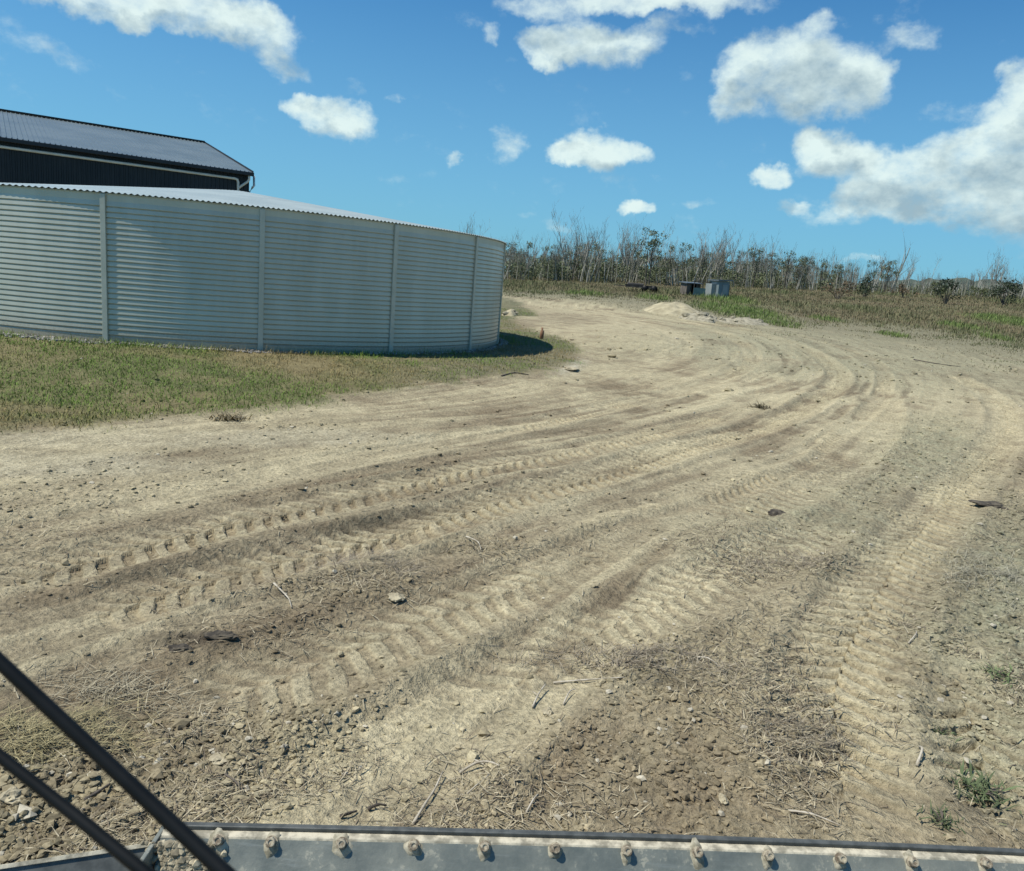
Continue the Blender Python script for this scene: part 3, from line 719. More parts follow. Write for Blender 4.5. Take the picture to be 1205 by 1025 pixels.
# ------------------------------------------------------------------ trees
def grow(seed, h, stems=2, spread=.18, twig=1.0, bent=.35):
    """a bare tree: thick stems (trunk) and fine upright twigs (crown)"""
    rg = random.Random(seed); tr = MB(); cr = MB()
    def branch(p, d, L, r, lvl):
        n = 5 if lvl == 0 else 3; pts = [p.copy()]; rad = [r]
        for i in range(n):
            d = (d + Vector((rg.uniform(-1, 1), rg.uniform(-1, 1), rg.uniform(-.1, .5))) * bent * (.35 if lvl == 0 else .5)).normalized()
            p = p + d * (L / n); pts.append(p.copy()); rad.append(r * (1 - (i + 1) / n * (.62 if lvl == 0 else .75)))
        (tr if lvl < 2 else cr).tube(pts, rad, 5 if lvl < 2 else 3, False)
        if lvl < 3:
            kids = (rg.randint(4, 6), rg.randint(3, 5), rg.randint(2, 4))[lvl]
            for k in range(int(kids * (twig if lvl else 1))):
                f = rg.uniform(.38, 1.0) if lvl == 0 else rg.uniform(.25, 1); i = min(int(f * n), n - 1); q = pts[i].lerp(pts[i + 1], f * n - i)
                a = rg.uniform(0, 6.28); out = Vector((math.cos(a), math.sin(a), 0))
                dd = (d * .5 + out * rg.uniform(.35, .9) + Vector((0, 0, rg.uniform(.5, 1.2)))).normalized()
                branch(q, dd, L * rg.uniform(.30, .55), max(rad[i] * .5, .010), lvl + 1)
    for s in range(stems):
        a = rg.uniform(0, 6.28); o = Vector((math.cos(a), math.sin(a), 0))
        branch(o * rg.uniform(0, .3) + Vector((0, 0, -.3)), (Vector((0, 0, 1)) + o * rg.uniform(0, spread * 2)).normalized(), h * rg.uniform(.6, .9) + .3, rg.uniform(.05, .10) * h / 5, 0)
    return tr, cr
def leaf_clump(centers, radii, per, size, c1, c2, seed=0, flat=.8):
    rg = np.random.default_rng(seed); Vs = []; Cs = []
    for c, r in zip(centers, radii):
        n = int(per * r * r * 6) + 4
        u = rg.normal(size=(n, 3)); u /= np.linalg.norm(u, axis=1)[:, None]; p = np.array(c) + u * r * (rg.random((n, 1)) ** .4) * np.array((1, 1, flat))
        a = rg.normal(size=(n, 3)); a /= np.linalg.norm(a, axis=1)[:, None]; b = np.cross(a, rg.normal(size=(n, 3))); b /= np.linalg.norm(b, axis=1)[:, None]
        s = size * rg.uniform(.6, 1.4, (n, 1))
        Vs.append(np.stack([p - a * s, p + b * s * .5, p + a * s, p - b * s * .5], 1).reshape(-1, 3))
        t = rg.random((n, 1)); cc = (np.array(c1) * (1 - t) + np.array(c2) * t) * rg.uniform(.85, 1.15); Cs.append(np.repeat(cc, 4, 0))
    V = np.concatenate(Vs); C = np.concatenate(Cs); q = np.arange(len(V)).reshape(-1, 4); return V, q, C
DEADL = 'bare grey dead tree with thin upright twigs in the far treeline'
def proto_dead(seed, h, stems, twig):
    root = empty('dead_tree'); tr, cr = grow(seed, h, stems, .2, twig)
    tr.build('trunk', MAT['dead_wood'], root, True); cr.build('crown', MAT['dead_twigs'], root)
    return root
def proto_leafy(seed, h, dens):
    root = empty('leafy_tree'); tr, cr = grow(seed, h, 2, .15, .5); rg = random.Random(seed + 5)
    tr.build('trunk', MAT['dark_wood'], root, True)
    cs = []; rs = []
    for k in range(int(16 * dens)):
        a = rg.uniform(0, 6.28); q = rg.uniform(0, 1) ** .7; z = rg.uniform(.42, 1.0) * h
        rr = h * .26 * (1.15 - abs(z / h - .65)) * q; cs.append((rr * math.cos(a), rr * math.sin(a), z)); rs.append(rg.uniform(.35, .80) * h / 5)
    V, q, C = leaf_clump(cs, rs, 24, .10, (.075, .09, .048), (.15, .17, .095), seed)
    mesh_np('crown', V, [q], MAT['leaves'], root, False, C)
    return root
def copy_tree(src):
    r = src.copy(); COL.objects.link(r)
    for ch in src.children:
        c = ch.copy(); COL.objects.link(c); c.parent = r
    return r
TREELINE = [(560, 329), (640, 330), (720, 333), (800, 337), (860, 341), (940, 345), (1020, 348), (1100, 351), (1205, 354), (1300, 358)]
def tl_point(u, back):
    us = [p[0] for p in TREELINE]; v = float(np.interp(u, us, [p[1] for p in TREELINE]))
    d = ray(u, v); k = math.hypot(d.x, d.y)
    D = float(np.interp(u, (560, 800, 1205), (88, 96, 112))) + back
    x, y = d.x / k * D, d.y / k * D
    return x, y, float(gz(x, y)[0])
def treeline():
    rg = random.Random(5)
    protos = [proto_dead(100 + i, 5.0, (1, 2, 2, 3, 2, 1, 3, 2, 2, 1)[i], (1.0, 1.2, .9, 1.1, 1.3, .8, 1, 1.2, .7, 1)[i]) for i in range(10)]
    used = [False] * 10
    def hgt(u): return float(np.interp(u, (560, 620, 700, 760, 800, 850, 900, 960, 1040, 1110, 1150, 1205, 1300), (4.4, 4.6, 5.2, 5.4, 4.9, 4.7, 4.7, 4.4, 3.9, 2.9, 3.2, 4.6, 4.5)))
    for k in range(272):
        if k < 165: u = rg.uniform(545, 900)
        elif k < 225: u = rg.uniform(880, 1070)
        else: u = rg.uniform(1040, 1280)
        back = rg.random() ** 1.3 * 30
        i = rg.randrange(10)
        o = protos[i] if not used[i] else copy_tree(protos[i]); used[i] = True
        x, y, z = tl_point(u, back); h = hgt(u) * rg.uniform(.58, 1.15) * (1 + .5 * float(fbm(np.array([u]), np.array([0.]), .025, 3, 8)[0])) * (1 + back / 110)
        o.location = (x, y, z); o.rotation_euler = (0, 0, rg.uniform(0, 6.28)); s = h / 5.6; o.scale = (s * rg.uniform(.8, 1.1), s, s)
        tag(o, DEADL, 'dead tree', 'dead trees of the far treeline')
    lp = [proto_leafy(300 + i, 5.0, (1.0, .6, .8, .5)[i]) for i in range(4)]
    lu = [False] * 4
    def put_leafy(u, back, h, i, label, group=None, wide=1.0):
        o = lp[i] if not lu[i] else copy_tree(lp[i]); lu[i] = True
        x, y, z = tl_point(u, back); o.location = (x, y, z); o.rotation_euler = (0, 0, rg.uniform(0, 6.28)); s = h / 5.2; o.scale = (s * wide, s * wide, s)
        tag(o, label, 'tree', group)
    put_leafy(763, -1, 6.3, 0, 'tallest leafy tree in the treeline, dark crown above the low trailer')
    put_leafy(806, 0, 4.9, 1, 'leafy tree with sparse dark crown just left of the blue grey hut')
    put_leafy(885, 1, 4.8, 2, 'bushy leafy tree behind the bright green grass right of the hut')
    put_leafy(925, 2, 4.7, 3, 'leafy tree with thin crown, second to the right of the hut')
    for u, b, h, i in ((700, 8, 5.0, 3), (620, 14, 4.5, 1), (655, 22, 4.6, 3), (735, 16, 5.0, 1), (845, 18, 4.6, 3), (870, 22, 4.6, 1), (965, 15, 4.0, 3), (690, 25, 5.0, 2), (905, 24, 4.6, 0), (600, 26, 4.6, 2), (640, 3, 4.0, 1), (785, 10, 4.8, 1), (825, 5, 4.2, 3), (945, 6, 4.0, 1), (1000, 12, 3.6, 3), (580, 8, 4.2, 3), (720, 3, 3.9, 3), (1035, 16, 3.2, 1), (672, 5, 4.4, 3), *[(rg.uniform(565, 1060), rg.uniform(-1, 14), rg.uniform(2.8, 4.3), rg.randrange(4)) for _ in range(22)]):
        put_leafy(u, b, h, i, 'leafy tree half hidden among the bare trunks of the treeline', 'half hidden leafy trees of the treeline')
treeline()
def bush(name, u, v, h, w, c1, c2, label, seed, n=14, cat='bush', size=.09):
    p = gpt(u, v); root = empty(name, p); tag(root, label, cat); rg = random.Random(seed); cs = []; rs = []
    mb = MB()
    for k in range(n):
        a = rg.uniform(0, 6.28); z = rg.uniform(.25, .9) * h; rr = w / 2 * (rg.random() ** .6) * math.sin(math.pi * min(z / h * .8 + .2, 1)) ** .6
        cs.append((rr * math.cos(a), rr * math.sin(a), z)); rs.append(rg.uniform(.16, .30) * min(h, w))
    for c in cs[:8]: mb.tube([(0, 0, -.1), (c[0] * .4, c[1] * .4, c[2] * .5), c], [.05 * h / 2, .03 * h / 2, .012], 5)
    mb.build('stem', MAT['dark_wood'], root)
    V, q, C = leaf_clump(cs, rs, 60 / max(min(h, w), 1), size, c1, c2, seed); mesh_np('foliage', V, [q], MAT['leaves'], root, False, C)
DG = ((.02, .032, .018), (.045, .062, .03)); OG = ((.06, .075, .03), (.11, .12, .05)); RB = ((.10, .07, .04), (.16, .12, .07))
bush('bush', 1180, 359, 2.4, 2.6, *DG, 'round very dark green bush near the right end of the treeline', 1, 24)
bush('bush', 1112, 358, 2.3, 1.8, *DG, 'dark green bush with twisted stem under the low hill', 2, 14)
bush('bush', 1018, 350, 2.0, 2.0, *DG, 'small dark bush under the tall bare leaning snag', 3, 12)
bush('bush', 985, 352, 1.8, 2.6, *RB, 'reddish brown bush at the edge of the field, left of the small dark bush', 4, 14)
bush('bush', 1100, 349, 1.6, 2.6, *OG, 'grey green shrub left of the dark twisted bush', 5, 14)
bush('bush', 1150, 352, 1.4, 3.2, *OG, 'low olive shrub between the two dark green bushes', 6, 14)
bush('bush', 1062, 350, 1.5, 3.0, *RB, 'low brown shrub midway along the right part of the treeline', 7, 14)
# tall snags that break the skyline
def snag(u, back, h, seed, label, lean=0):
    root = empty('dead_tree'); tr, cr = grow(seed, h, 1, .02, .55, .22); tr.build('trunk', MAT['dead_wood'], root, True); cr.build('crown', MAT['dead_twigs'], root)
    x, y, z = tl_point(u, back); root.location = (x, y, z); root.rotation_euler = (0, R_(lean), 0); tag(root, label, 'dead tree')
snag(1047, 0, 6.6, 41, 'tall bare snag leaning right, highest of the trees in the right half', 14)
snag(1162, 0, 5.0, 42, 'thin bare forked tree just left of the round very dark bush')
snag(1199, -3, 6.8, 43, 'tall bare twiggy tree at the right edge of the picture', 4)
snag(838, 2, 7.0, 44, 'tall thin bare tree rising behind the blue grey hut')
snag(905, 0, 6.3, 46, 'tall bare forked tree over the green grass right of the hut', -6)
def understory():
    rg = random.Random(3); cs = []; rs = []
    for k in range(780):
        u = rg.uniform(480, 1330) if k > 350 else rg.uniform(540, 930)
        b = rg.uniform(0, 42); x, y, z = tl_point(u, b + 1.5)
        hh = float(np.interp(u, (560, 800, 950, 1060, 1205), (1.7, 1.7, 1.4, .4, .3))) * (1 + (b / 38 if u < 1000 else 0))
        r = rg.uniform(.5, 1.2) * (1 if u < 1000 else .7); cs.append((x, y, z + rg.uniform(.0, 1) * hh)); rs.append(r)
    V, q, C = leaf_clump(cs, rs, 30, .12, (.10, .118, .062), (.18, .20, .115), 9)
    o = mesh_np('scrub', V, [q], MAT['scrub'], None, False, C); tag(o, 'dense dull green scrub filling the wood behind the dead trees', 'scrub', kind='stuff')
    # fine saplings and stalks by the hundred
    n = 4200; U = rng.uniform(500, 1320, n); Bk = rng.uniform(-1, 36, n); xs, ys, zs = np.array([tl_point(a, b) for a, b in zip(U, Bk)]).T
    t = rng.random((n, 1)); t = t ** 2; col = np.array((.13, .13, .095)) * (1 - t) + np.array((.42, .40, .34)) * t
    hh = np.interp(U, (560, 760, 950, 1100, 1205), (3.6, 3.9, 3.3, 2.0, 2.3)) * (1 + .6 * fbm(U, U * 0, .03, 3, 5)) * rng.uniform(.4, 1.1, n) * (1 + Bk / 110)
    o = ribbons('sapling_stalks', xs, ys, hh, rng.uniform(.03, .07, n), rng.uniform(0, 6.28, n), rng.uniform(0, .14, n), rng.uniform(-.1, .25, n), col, MAT['straw'])
    tag(o, 'mass of thin pale dead saplings between the trees', 'saplings', kind='stuff')
understory()
def hills():
    n = 90; xs = np.linspace(60, 520, n); prof = 1.4 * (13 * np.exp(-((xs - 262) / 62) ** 2) + 9 * np.exp(-((xs - 400) / 80) ** 2) + 5 * np.exp(-((xs - 190) / 40) ** 2))
    z0 = float(base_h(200, 125)); V = []; rows = 14
    for j in range(rows):
        f = j / (rows - 1); yy = 400 + f * 130; V += [(x, yy, z0 - 2 + p * math.sin(math.pi * min(f, 1)) + 1.0 * math.sin(x * .31 + j) + .8 * math.sin(x * .83 + 2 * j)) for x, p in zip(xs, prof)]
    q = [(j * n + i, j * n + i + 1, (j + 1) * n + i + 1, (j + 1) * n + i) for j in range(rows - 1) for i in range(n - 1)]
    mb = MB(); mb.add(V, q); o = mb.build('hills', MAT['hill'], None, True); tag(o, kind='structure')
hills()

# ------------------------------------------------------------------ far huts, trailer, mounds
def hut_blue():
    p = gpt(845, 350); s = 1.0; root = empty('hut', p, R_(14)); tag(root, 'small blue grey metal hut with flat roof at the treeline', 'hut')
    k = math.hypot(p.x, p.y) / 920.4
    w, h, dp = 13 * k, 18 * k, 1.6
    mb = MB(); mb.box((0, 0, h / 2 - .1), (w, dp, h + .2)); mb.build('wall', MAT['hut_blue'], root, bevel=.01)
    for i in range(9): pass
    mb = MB(); mb.box((-.0, 0, h + .06), (w + .35, dp + .4, .1), ((1, 0, .05), (0, 1, 0), (0, 0, 1))); mb.build('roof', MAT['hut_roof'], root, bevel=.01)
    mb = MB(); mb.box((-w / 2 - .22, .15, h * .40), (.42, 1.1, h * .80)); mb.build('side_panel', MAT['hut_pale'], root, bevel=.01)
    mb = MB(); mb.box((.1, -dp / 2 - .02, h * .42), (w * .48, .04, h * .78)); mb.build('door', MAT['hut_pale'], root, bevel=.01)
    mb = MB(); mb.tube([(w / 2 + .25, -.2, 0), (w / 2 + .25, -.2, h * .8)], .10, 8); mb.tube([(w / 2 + .25, -.2, h * .6), (w / 2 + .05, -.2, h * .8)], .05, 8); mb.build('pipe', MAT['hut_dark'], root)
hut_blue()
def shelter():
    p = gpt(811, 347); root = empty('open_shelter', p, R_(8)); tag(root, 'low brown open shelter with dark doorway left of the blue grey hut', 'shelter'); k = math.hypot(p.x, p.y) / 920.4
    w, h = 15 * k, 13 * k; dp = 1.6
    mb = MB(); mb.box((0, dp / 2, h / 2), (w, .06, h)); mb.box((-w / 2 + .03, 0, h / 2), (.06, dp, h)); mb.box((w / 2 - .03, 0, h / 2), (.06, dp, h)); mb.box((-w * .34, -dp / 2, h * .5), (w * .30, .05, h * .96)); mb.box((w * .36, -dp / 2, h * .5), (w * .24, .05, h * .96)); mb.build('wall', MAT['hut_brown'], root)
    mb = MB(); mb.box((0, 0, h + .03), (w + .3, dp + .4, .07), ((1, 0, .02), (0, 1, .05), (0, 0, 1))); mb.build('roof', MAT['hut_roof'], root)
    for x in (-w / 2, -w * .19, w * .24, w / 2):
        mb = MB(); mb.box((x, -dp / 2 - .05, h / 2), (.07, .07, h)); mb.build('post', MAT['dark_wood'], root)
shelter()
def low_fence():
    p = gpt(826, 349); root = empty('low_fence', p); tag(root, 'short teal sheet fence joining the brown shelter and the hut', 'fence')
    mb = MB(); mb.box((0, .1, .38), (1.5, .03, .62)); mb.build('panel', MAT['tarp'], root)
    for x in (-.72, 0, .72):
        mb = MB(); mb.box((x, .14, .6), (.06, .05, 1.3)); mb.build('post', MAT['dark_wood'], root)
    mb = MB(); mb.box((0, .14, 1.22), (1.5, .05, .07)); mb.build('rail', MAT['dark_wood'], root)
low_fence()
def trailer():
    p = gpt(752, 343); root = empty('flatbed_trailer', p, R_(-6)); tag(root, 'low dark flat trailer parked at the foot of the treeline', 'trailer'); k = math.hypot(p.x, p.y) / 920.4; w = 33 * k
    mb = MB(); mb.box((0, 0, .52), (w, 1.7, .12)); mb.build('deck', MAT['hut_dark'], root, bevel=.01)
    mb = MB(); mb.box((0, -.8, .40), (w * .96, .08, .14)); mb.box((0, .8, .40), (w * .96, .08, .14)); mb.box((-w / 2 - .5, 0, .42), (1.0, .08, .08)); mb.build('chassis', MAT['dark_wood'], root)
    for x in (-.3, .5):
        for y in (-.78, .78):
            mb = MB(); mb.tube([(w * .3 + x, y - .09, .3), (w * .3 + x, y + .09, .3)], .3, 16); mb.build('wheel', MAT['rubber'], root, True)
    mb = MB(); mb.box((-w * .15, 0, .66), (w * .55, 1.1, .16)); mb.build('load', MAT['hut_brown'], root, bevel=.03)
trailer()
def mound(name, u, v, wpx, hpx, dep, label, seed, matn, cat='mound', nrock=0, rmat='rubble', rs=(.12, .3)):
    p = gpt(u, v); k = math.hypot(p.x, p.y) / 920.4; rx, hh = wpx * k / 2, hpx * k
    root = empty(name, p); tag(root, label, cat)
    n, m = 26, 60; V = []
    for i in range(n):
        for j in range(m):
            r = i / (n - 1); a = 2 * math.pi * j / m; x, y = r * rx * math.cos(a), r * dep * math.sin(a)
            rad = 1 + .22 * mnoise.noise((math.cos(a) * 1.3 + seed, math.sin(a) * 1.3, 0)); x *= rad; y *= rad
            z = hh * max(0, 1 - r ** 1.5) + (.30 * hh * mnoise.noise((x * .9 + seed, y * .9, 3)) + .12 * hh * mnoise.noise((x * 3 + seed, y * 3, 1))) * (1 - r ** 3)
            zg = float(base_h(p.x + x, p.y + y)) - p.z
            V.append((x, y, zg + z - (.08 if r > .97 else 0)))
    q = [(i * m + j, i * m + (j + 1) % m, (i + 1) * m + (j + 1) % m, (i + 1) * m + j) for i in range(n - 1) for j in range(m)]
    mb = MB(); mb.add(V, q); mb.build('heap', MAT[matn], root, True)
    rg = random.Random(seed)
    for j in range(nrock):
        a = rg.uniform(0, 6.28); r = rg.uniform(.1, .95); x, y = r * rx * math.cos(a), r * dep * math.sin(a); s = rg.uniform(*rs)
        z = hh * (1 - r ** 1.5) + float(base_h(p.x + x, p.y + y)) - p.z
        vv = ICV * (1 + np.array([[rg.uniform(-.25, .25)] for _ in range(12)])) * np.array((s * rg.uniform(.7, 1.6), s, s * .6)) + np.array((x, y, z)); mb = MB(); mb.add(vv, t=ICF); mb.build('rock', MAT[rmat], root)
mound('dirt_mound', 792, 368, 74, 12, 2.4, 'pale grey dirt mound in front of the brown shelter', 3, 'mound')
mound('rubble_mound', 822, 376, 42, 8, 1.4, 'low heap of grey rubble and pale rocks at the foot of the dirt mound', 8, 'rubble', 'rubble', 16)
mound('rubble_mound', 872, 380, 66, 6, 1.1, 'long low ridge of grey spoil below the bright green grass', 12, 'rubble', 'rubble', 14, 'rubble', (.08, .2))
mound('dirt_mound', 600, 371, 18, 7, .9, 'small brown earth hump peeping out right of the tank', 5, 'mound', 'mound', 4, 'rubble', (.08, .18))

# ------------------------------------------------------------------ small loose things
def lump(name, u, v, su, sv, hgt, matn, label, cat, seed, n=3, group=None):
    p = gpt(u, v); k = (Vector((p.x, p.y, CAMZ)).length) / 920.4; rg = random.Random(seed); mb = MB()
    a = abs(pixel_ground(u + su, v)[0] - p.x); b = max(abs(pixel_ground(u, v - sv)[1] - p.y), .02)
    bm_v = []
    nn, mm = 12, 22
    for i in range(nn + 1):
        for j in range(mm):
            th = math.pi * i / nn; ph = 2 * math.pi * j / mm; d = Vector((math.sin(th) * math.cos(ph), math.sin(th) * math.sin(ph), math.cos(th)))
            f = 1 + .42 * mnoise.noise(d * 1.6 + Vector((seed * 3.1, 0, 0))) + .25 * mnoise.noise(d * 4.1 + Vector((0, seed, 0))) + .1 * mnoise.noise(d * 9)
            bm_v.append((d.x * a * f, d.y * b * f, d.z * hgt * .6 * f + hgt * .25))
    q = [(i * mm + j, (i + 1) * mm + j, (i + 1) * mm + (j + 1) % mm, i * mm + (j + 1) % mm) for i in range(nn) for j in range(mm)]
    mb.add(bm_v, q); o = mb.build(name, MAT[matn], None, False, loc=p); tag(o, label, cat, group); return o
lump('dark_clod', 212, 764, 16, 4, .03, 'black_clod', 'black churned clod left of a second one, near the wiper arms', 'clod', 4)
lump('dark_clod', 260, 751, 20, 4, .035, 'black_clod', 'long black clod just right of its twin, above the wiper arms', 'clod', 5)
lump('dark_clod', 914, 603, 9, 3, .05, 'black_clod', 'small dark clod alone on the pale track right of centre', 'clod', 6)
lump('dark_clod', 1163, 596, 15, 3, .05, 'black_clod', 'flat dark clod by the right hand track', 'clod', 7)
#lump('dark_clod', 1080, 427, 18, 2, .07, 'black_clod', 'dark sliver of earth on the far right of the bend', 'clod', 17)
lump('stone', 466, 699, 10, 4, .035, 'rock', 'pale flat stone left of centre among the dirt', 'stone', 8)
lump('stone', 258, 900, 11, 6, .03, 'rock', 'pale stone in the rubble right of the wiper arms', 'stone', 9)
lump('stone', 645, 836, 6, 4, .03, 'rock', 'small pale stone beside the forked twig', 'stone', 10)
lump('stone', 15, 938, 16, 9, .04, 'rock', 'tan stone at the left edge between the wiper arms', 'stone', 11)
lump('stone', 851, 941, 5, 5, .025, 'rock', 'small white stone near the blade right of centre', 'stone', 12)
lump('stone', 672, 434, 9, 2, .05, 'rock', 'white stone at the scraped lip of the grass spit', 'stone', 13)
def stick(pts, r, label, matn='stick', fork=None, cat='stick'):
    P = [gpt(*p[:2]) for p in pts]; lifts = [p[2] if len(p) > 2 else .01 for p in pts]
    P = [p + Vector((0, 0, l)) for p, l in zip(P, lifts)]; o0 = P[0].copy()
    Q = smooth_poly([tuple(p - o0) for p in P], 4); rs = [r * (1 - .55 * i / (len(Q) - 1)) * (1 + .15 * math.sin(i * 2.1)) for i in range(len(Q))]
    mb = MB(); mb.tube(Q, rs, 7)
    if fork:
        F = [gpt(*p[:2]) + Vector((0, 0, .02)) - o0 for p in fork]; mb.tube([tuple(f) for f in F], [r * .55, r * .3], 6)
    o = mb.build('stick', MAT[matn], None, True, loc=o0); tag(o, label, cat)
stick([(486, 970), (500, 945, .02), (512, 925, .025), (521, 906, .03)], .007, 'long pale stick slanting up from the blade edge left of centre')
stick([(541, 905), (560, 899, .03), (575, 901, .03), (587, 907)], .007, 'pale bent twig right of the long slanting stick')
stick([(552, 888), (562, 893, .02), (570, 897)], .004, 'thin twig just above the pale bent twig')
stick([(619, 959), (627, 946, .02), (633, 936, .02)], .005, 'short brown twig standing off the blade near the centre')
stick([(549, 942), (560, 932, .02), (575, 920, .015)], .004, 'thin brown twig between the bent twig and the blade')
stick([(652, 795), (690, 799, .02), (735, 804)], .006, 'long straight straw coloured twig lying across the brown soil')
stick([(627, 828), (634, 815, .03), (642, 805, .04)], .006, 'grey forked twig below the long straight twig', fork=[(634, 815), (627, 808)])
stick([(663, 828), (670, 815, .03), (677, 810, .02)], .005, 'short grey twig right of the forked twig')
stick([(322, 692), (333, 700, .03), (340, 706, .02), (343, 715)], .007, 'pale crooked stick on the brown rut left of centre')
stick([(928, 953), (955, 960, .02), (990, 972)], .006, 'thin pale stick above the blade right of centre')
stick([(843, 847), (860, 856, .01), (880, 864)], .005, 'dark thin stick on the straw right of centre', 'dark_stick')
stick([(820, 776), (832, 783, .03), (844, 789)], .005, 'pale curved twig right of the root litter')
stick([(1069, 757), (1077, 750, .03), (1078, 742)], .006, 'short pale twig by the right hand track')
stick([(265, 918), (280, 930, .02), (283, 936)], .005, 'thin dark twig in the rubble right of the wiper arms', 'dark_stick')
stick([(1078, 905), (1083, 893, .04), (1080, 885)], .008, 'short upright tan stick before the right hand weeds')
stick([(548, 635, .02), (562, 642, .05), (566, 648)], .006, 'bent twig arching off the clods in the middle')
stick([(100, 945), (115, 938, .02), (130, 930)], .009, 'brown stick lying between the two wiper arms', 'dark_stick')
stick([(400, 962), (412, 958, .02), (420, 952)], .008, 'dark bark strip lying just above the blade', 'dark_stick')
stick([(433, 949), (445, 946, .02), (455, 944)], .008, 'second dark bark strip, nearer the long slanting stick', 'dark_stick')
stick([(590, 443), (605, 440, .03), (622, 441)], .02, 'dark branch lying on the grass edge below the tank', 'dark_stick', cat='branch')
stick([(1075, 425, .05), (1100, 430, .06), (1130, 432)], .02, 'thin dark branch on the far side of the bend', 'dark_stick', cat='branch')
# stake beside the grass spit
p = gpt(637, 400); k = math.hypot(p.x, p.y) / 920.4; mb = MB(); mb.tube([(0, 0, -.1), (0, 0, 5 * k), (.01, 0, 10 * k), (.0, 0, 11 * k), (.0, 0, 14 * k)], [2.2 * k, 2.4 * k, 2.2 * k, 1.1 * k, 1.2 * k], 9)
tag(mb.build('stake', MAT['stake'], None, True, loc=p), 'short reddish brown stake at the edge of the grass right of the tank', 'stake')
def weed(u, v, size, n, label, seed, col=(.085, .11, .05)):
    p = gpt(u, v); rg = np.random.default_rng(seed); root = empty('weed', p); tag(root, label, 'weed')
    x = rg.normal(0, size * .35, n); y = rg.normal(0, size * .35, n); h = rg.uniform(.3, 1, n) * size * .65
    c = np.array(col) * rg.uniform(.7, 1.4, (n, 1))
    V, q, t, C = ribbons('', x, y, h, rg.uniform(.007, .016, n) * size / .2, rg.uniform(0, 6.28, n), rg.uniform(.6, 1.3, n), rg.uniform(.1, .7, n), c, None, 0.0, np.zeros(n), False)
    mesh_np('leaves', V, [q, t], MAT['leaves'], root, False, C)
    mb = MB()
    for i in range(5):
        a = rg.uniform(0, 6.28); mb.tube([(0, 0, -.01), (.3 * size * math.cos(a), .3 * size * math.sin(a), .15 * size), (.6 * size * math.cos(a), .6 * size * math.sin(a), .2 * size)], [.004, .003, .0015], 5)
    mb.build('stem', MAT['dark_stick'], root)
weed(1104, 856, .13, 90, 'small green weed on the pale track near the right side', 1)
weed(1155, 928, .17, 130, 'largest green weed, above the right end of the blade', 2)
weed(1110, 966, .12, 70, 'small green weed close to the blade, lower of the right hand weeds', 3)
weed(1185, 800, .15, 70, 'grey green weed at the right edge above the two lower weeds', 4, (.10, .13, .055))
weed(1172, 790, .12, 60, 'small weed just left of the grey green weed at the right edge', 14, (.10, .13, .055))
weed(270, 492, .35, 150, 'brown dry tuft at the scraped edge of the grass bank', 5, (.22, .18, .10))
weed(895, 480, .35, 90, 'dark tuft alone on the pale dirt inside the bend', 6, (.12, .10, .055))
def straw_pile(u, v, rx, ry, n, label, seed, c1, c2, hgt=.05, cat='straw pile', ln=(.08, .22)):
    p = gpt(u, v); rg = np.random.default_rng(seed)
    a = rg.uniform(0, 6.28, n); r = np.sqrt(rg.random(n)); rw = 1 + .45 * np.sin(a * 2 + seed) + .3 * np.sin(a * 5 + 2 * seed); out = rg.random(n) < .25; rw = rw * np.where(out, 1.7, 1); x = r * rx * rw * np.cos(a); y = r * ry * rw * np.sin(a)
    z = gz(x + p.x, y + p.y) - p.z + hgt * (1 - r ** 2) * rg.random(n) + .004; t = rg.random((n, 1)); c = np.array(c1) * (1 - t) + np.array(c2) * t
    V, q, tt, C = ribbons('', x, y, rg.uniform(*ln, n), rg.uniform(.002, .0048, n), rg.normal(.5, 1.0, n), rg.uniform(1.25, 1.6, n), rg.uniform(0, .5, n), c, None, 0.0, z, False)
    o = mesh_np('straw_pile', V, [q, tt], MAT['straw'], None, False, C, loc=p); tag(o, label, cat, kind='stuff')
straw_pile(35, 868, .30, .22, 900, 'matted olive straw pile at the left edge behind the wiper arms', 1, (.10, .09, .045), (.40, .34, .18), .07)
straw_pile(745, 778, .50, .22, 700, 'mat of grey brown roots and straw in the centre foreground', 2, (.09, .07, .05), (.36, .31, .22), .05)
straw_pile(130, 810, .35, .14, 380, 'thin scatter of straw above the straw pile on the left', 3, (.14, .12, .08), (.42, .37, .25), .03)
straw_pile(420, 660, .55, .25, 420, 'straw litter on the dark rut left of centre', 4, (.10, .08, .06), (.36, .31, .22), .04)
straw_pile(1165, 680, .55, .6, 1100, 'broad mat of grey straw at the right edge by the track', 5, (.15, .14, .10), (.42, .39, .28), .05)
straw_pile(930, 662, .5, .22, 400, 'grey litter patch between the tracks right of centre', 6, (.10, .08, .06), (.36, .31, .22), .04)
straw_pile(950, 866, .22, .25, 260, 'tangle of dark roots and litter low on the right', 7, (.11, .09, .06), (.30, .26, .19), .05)

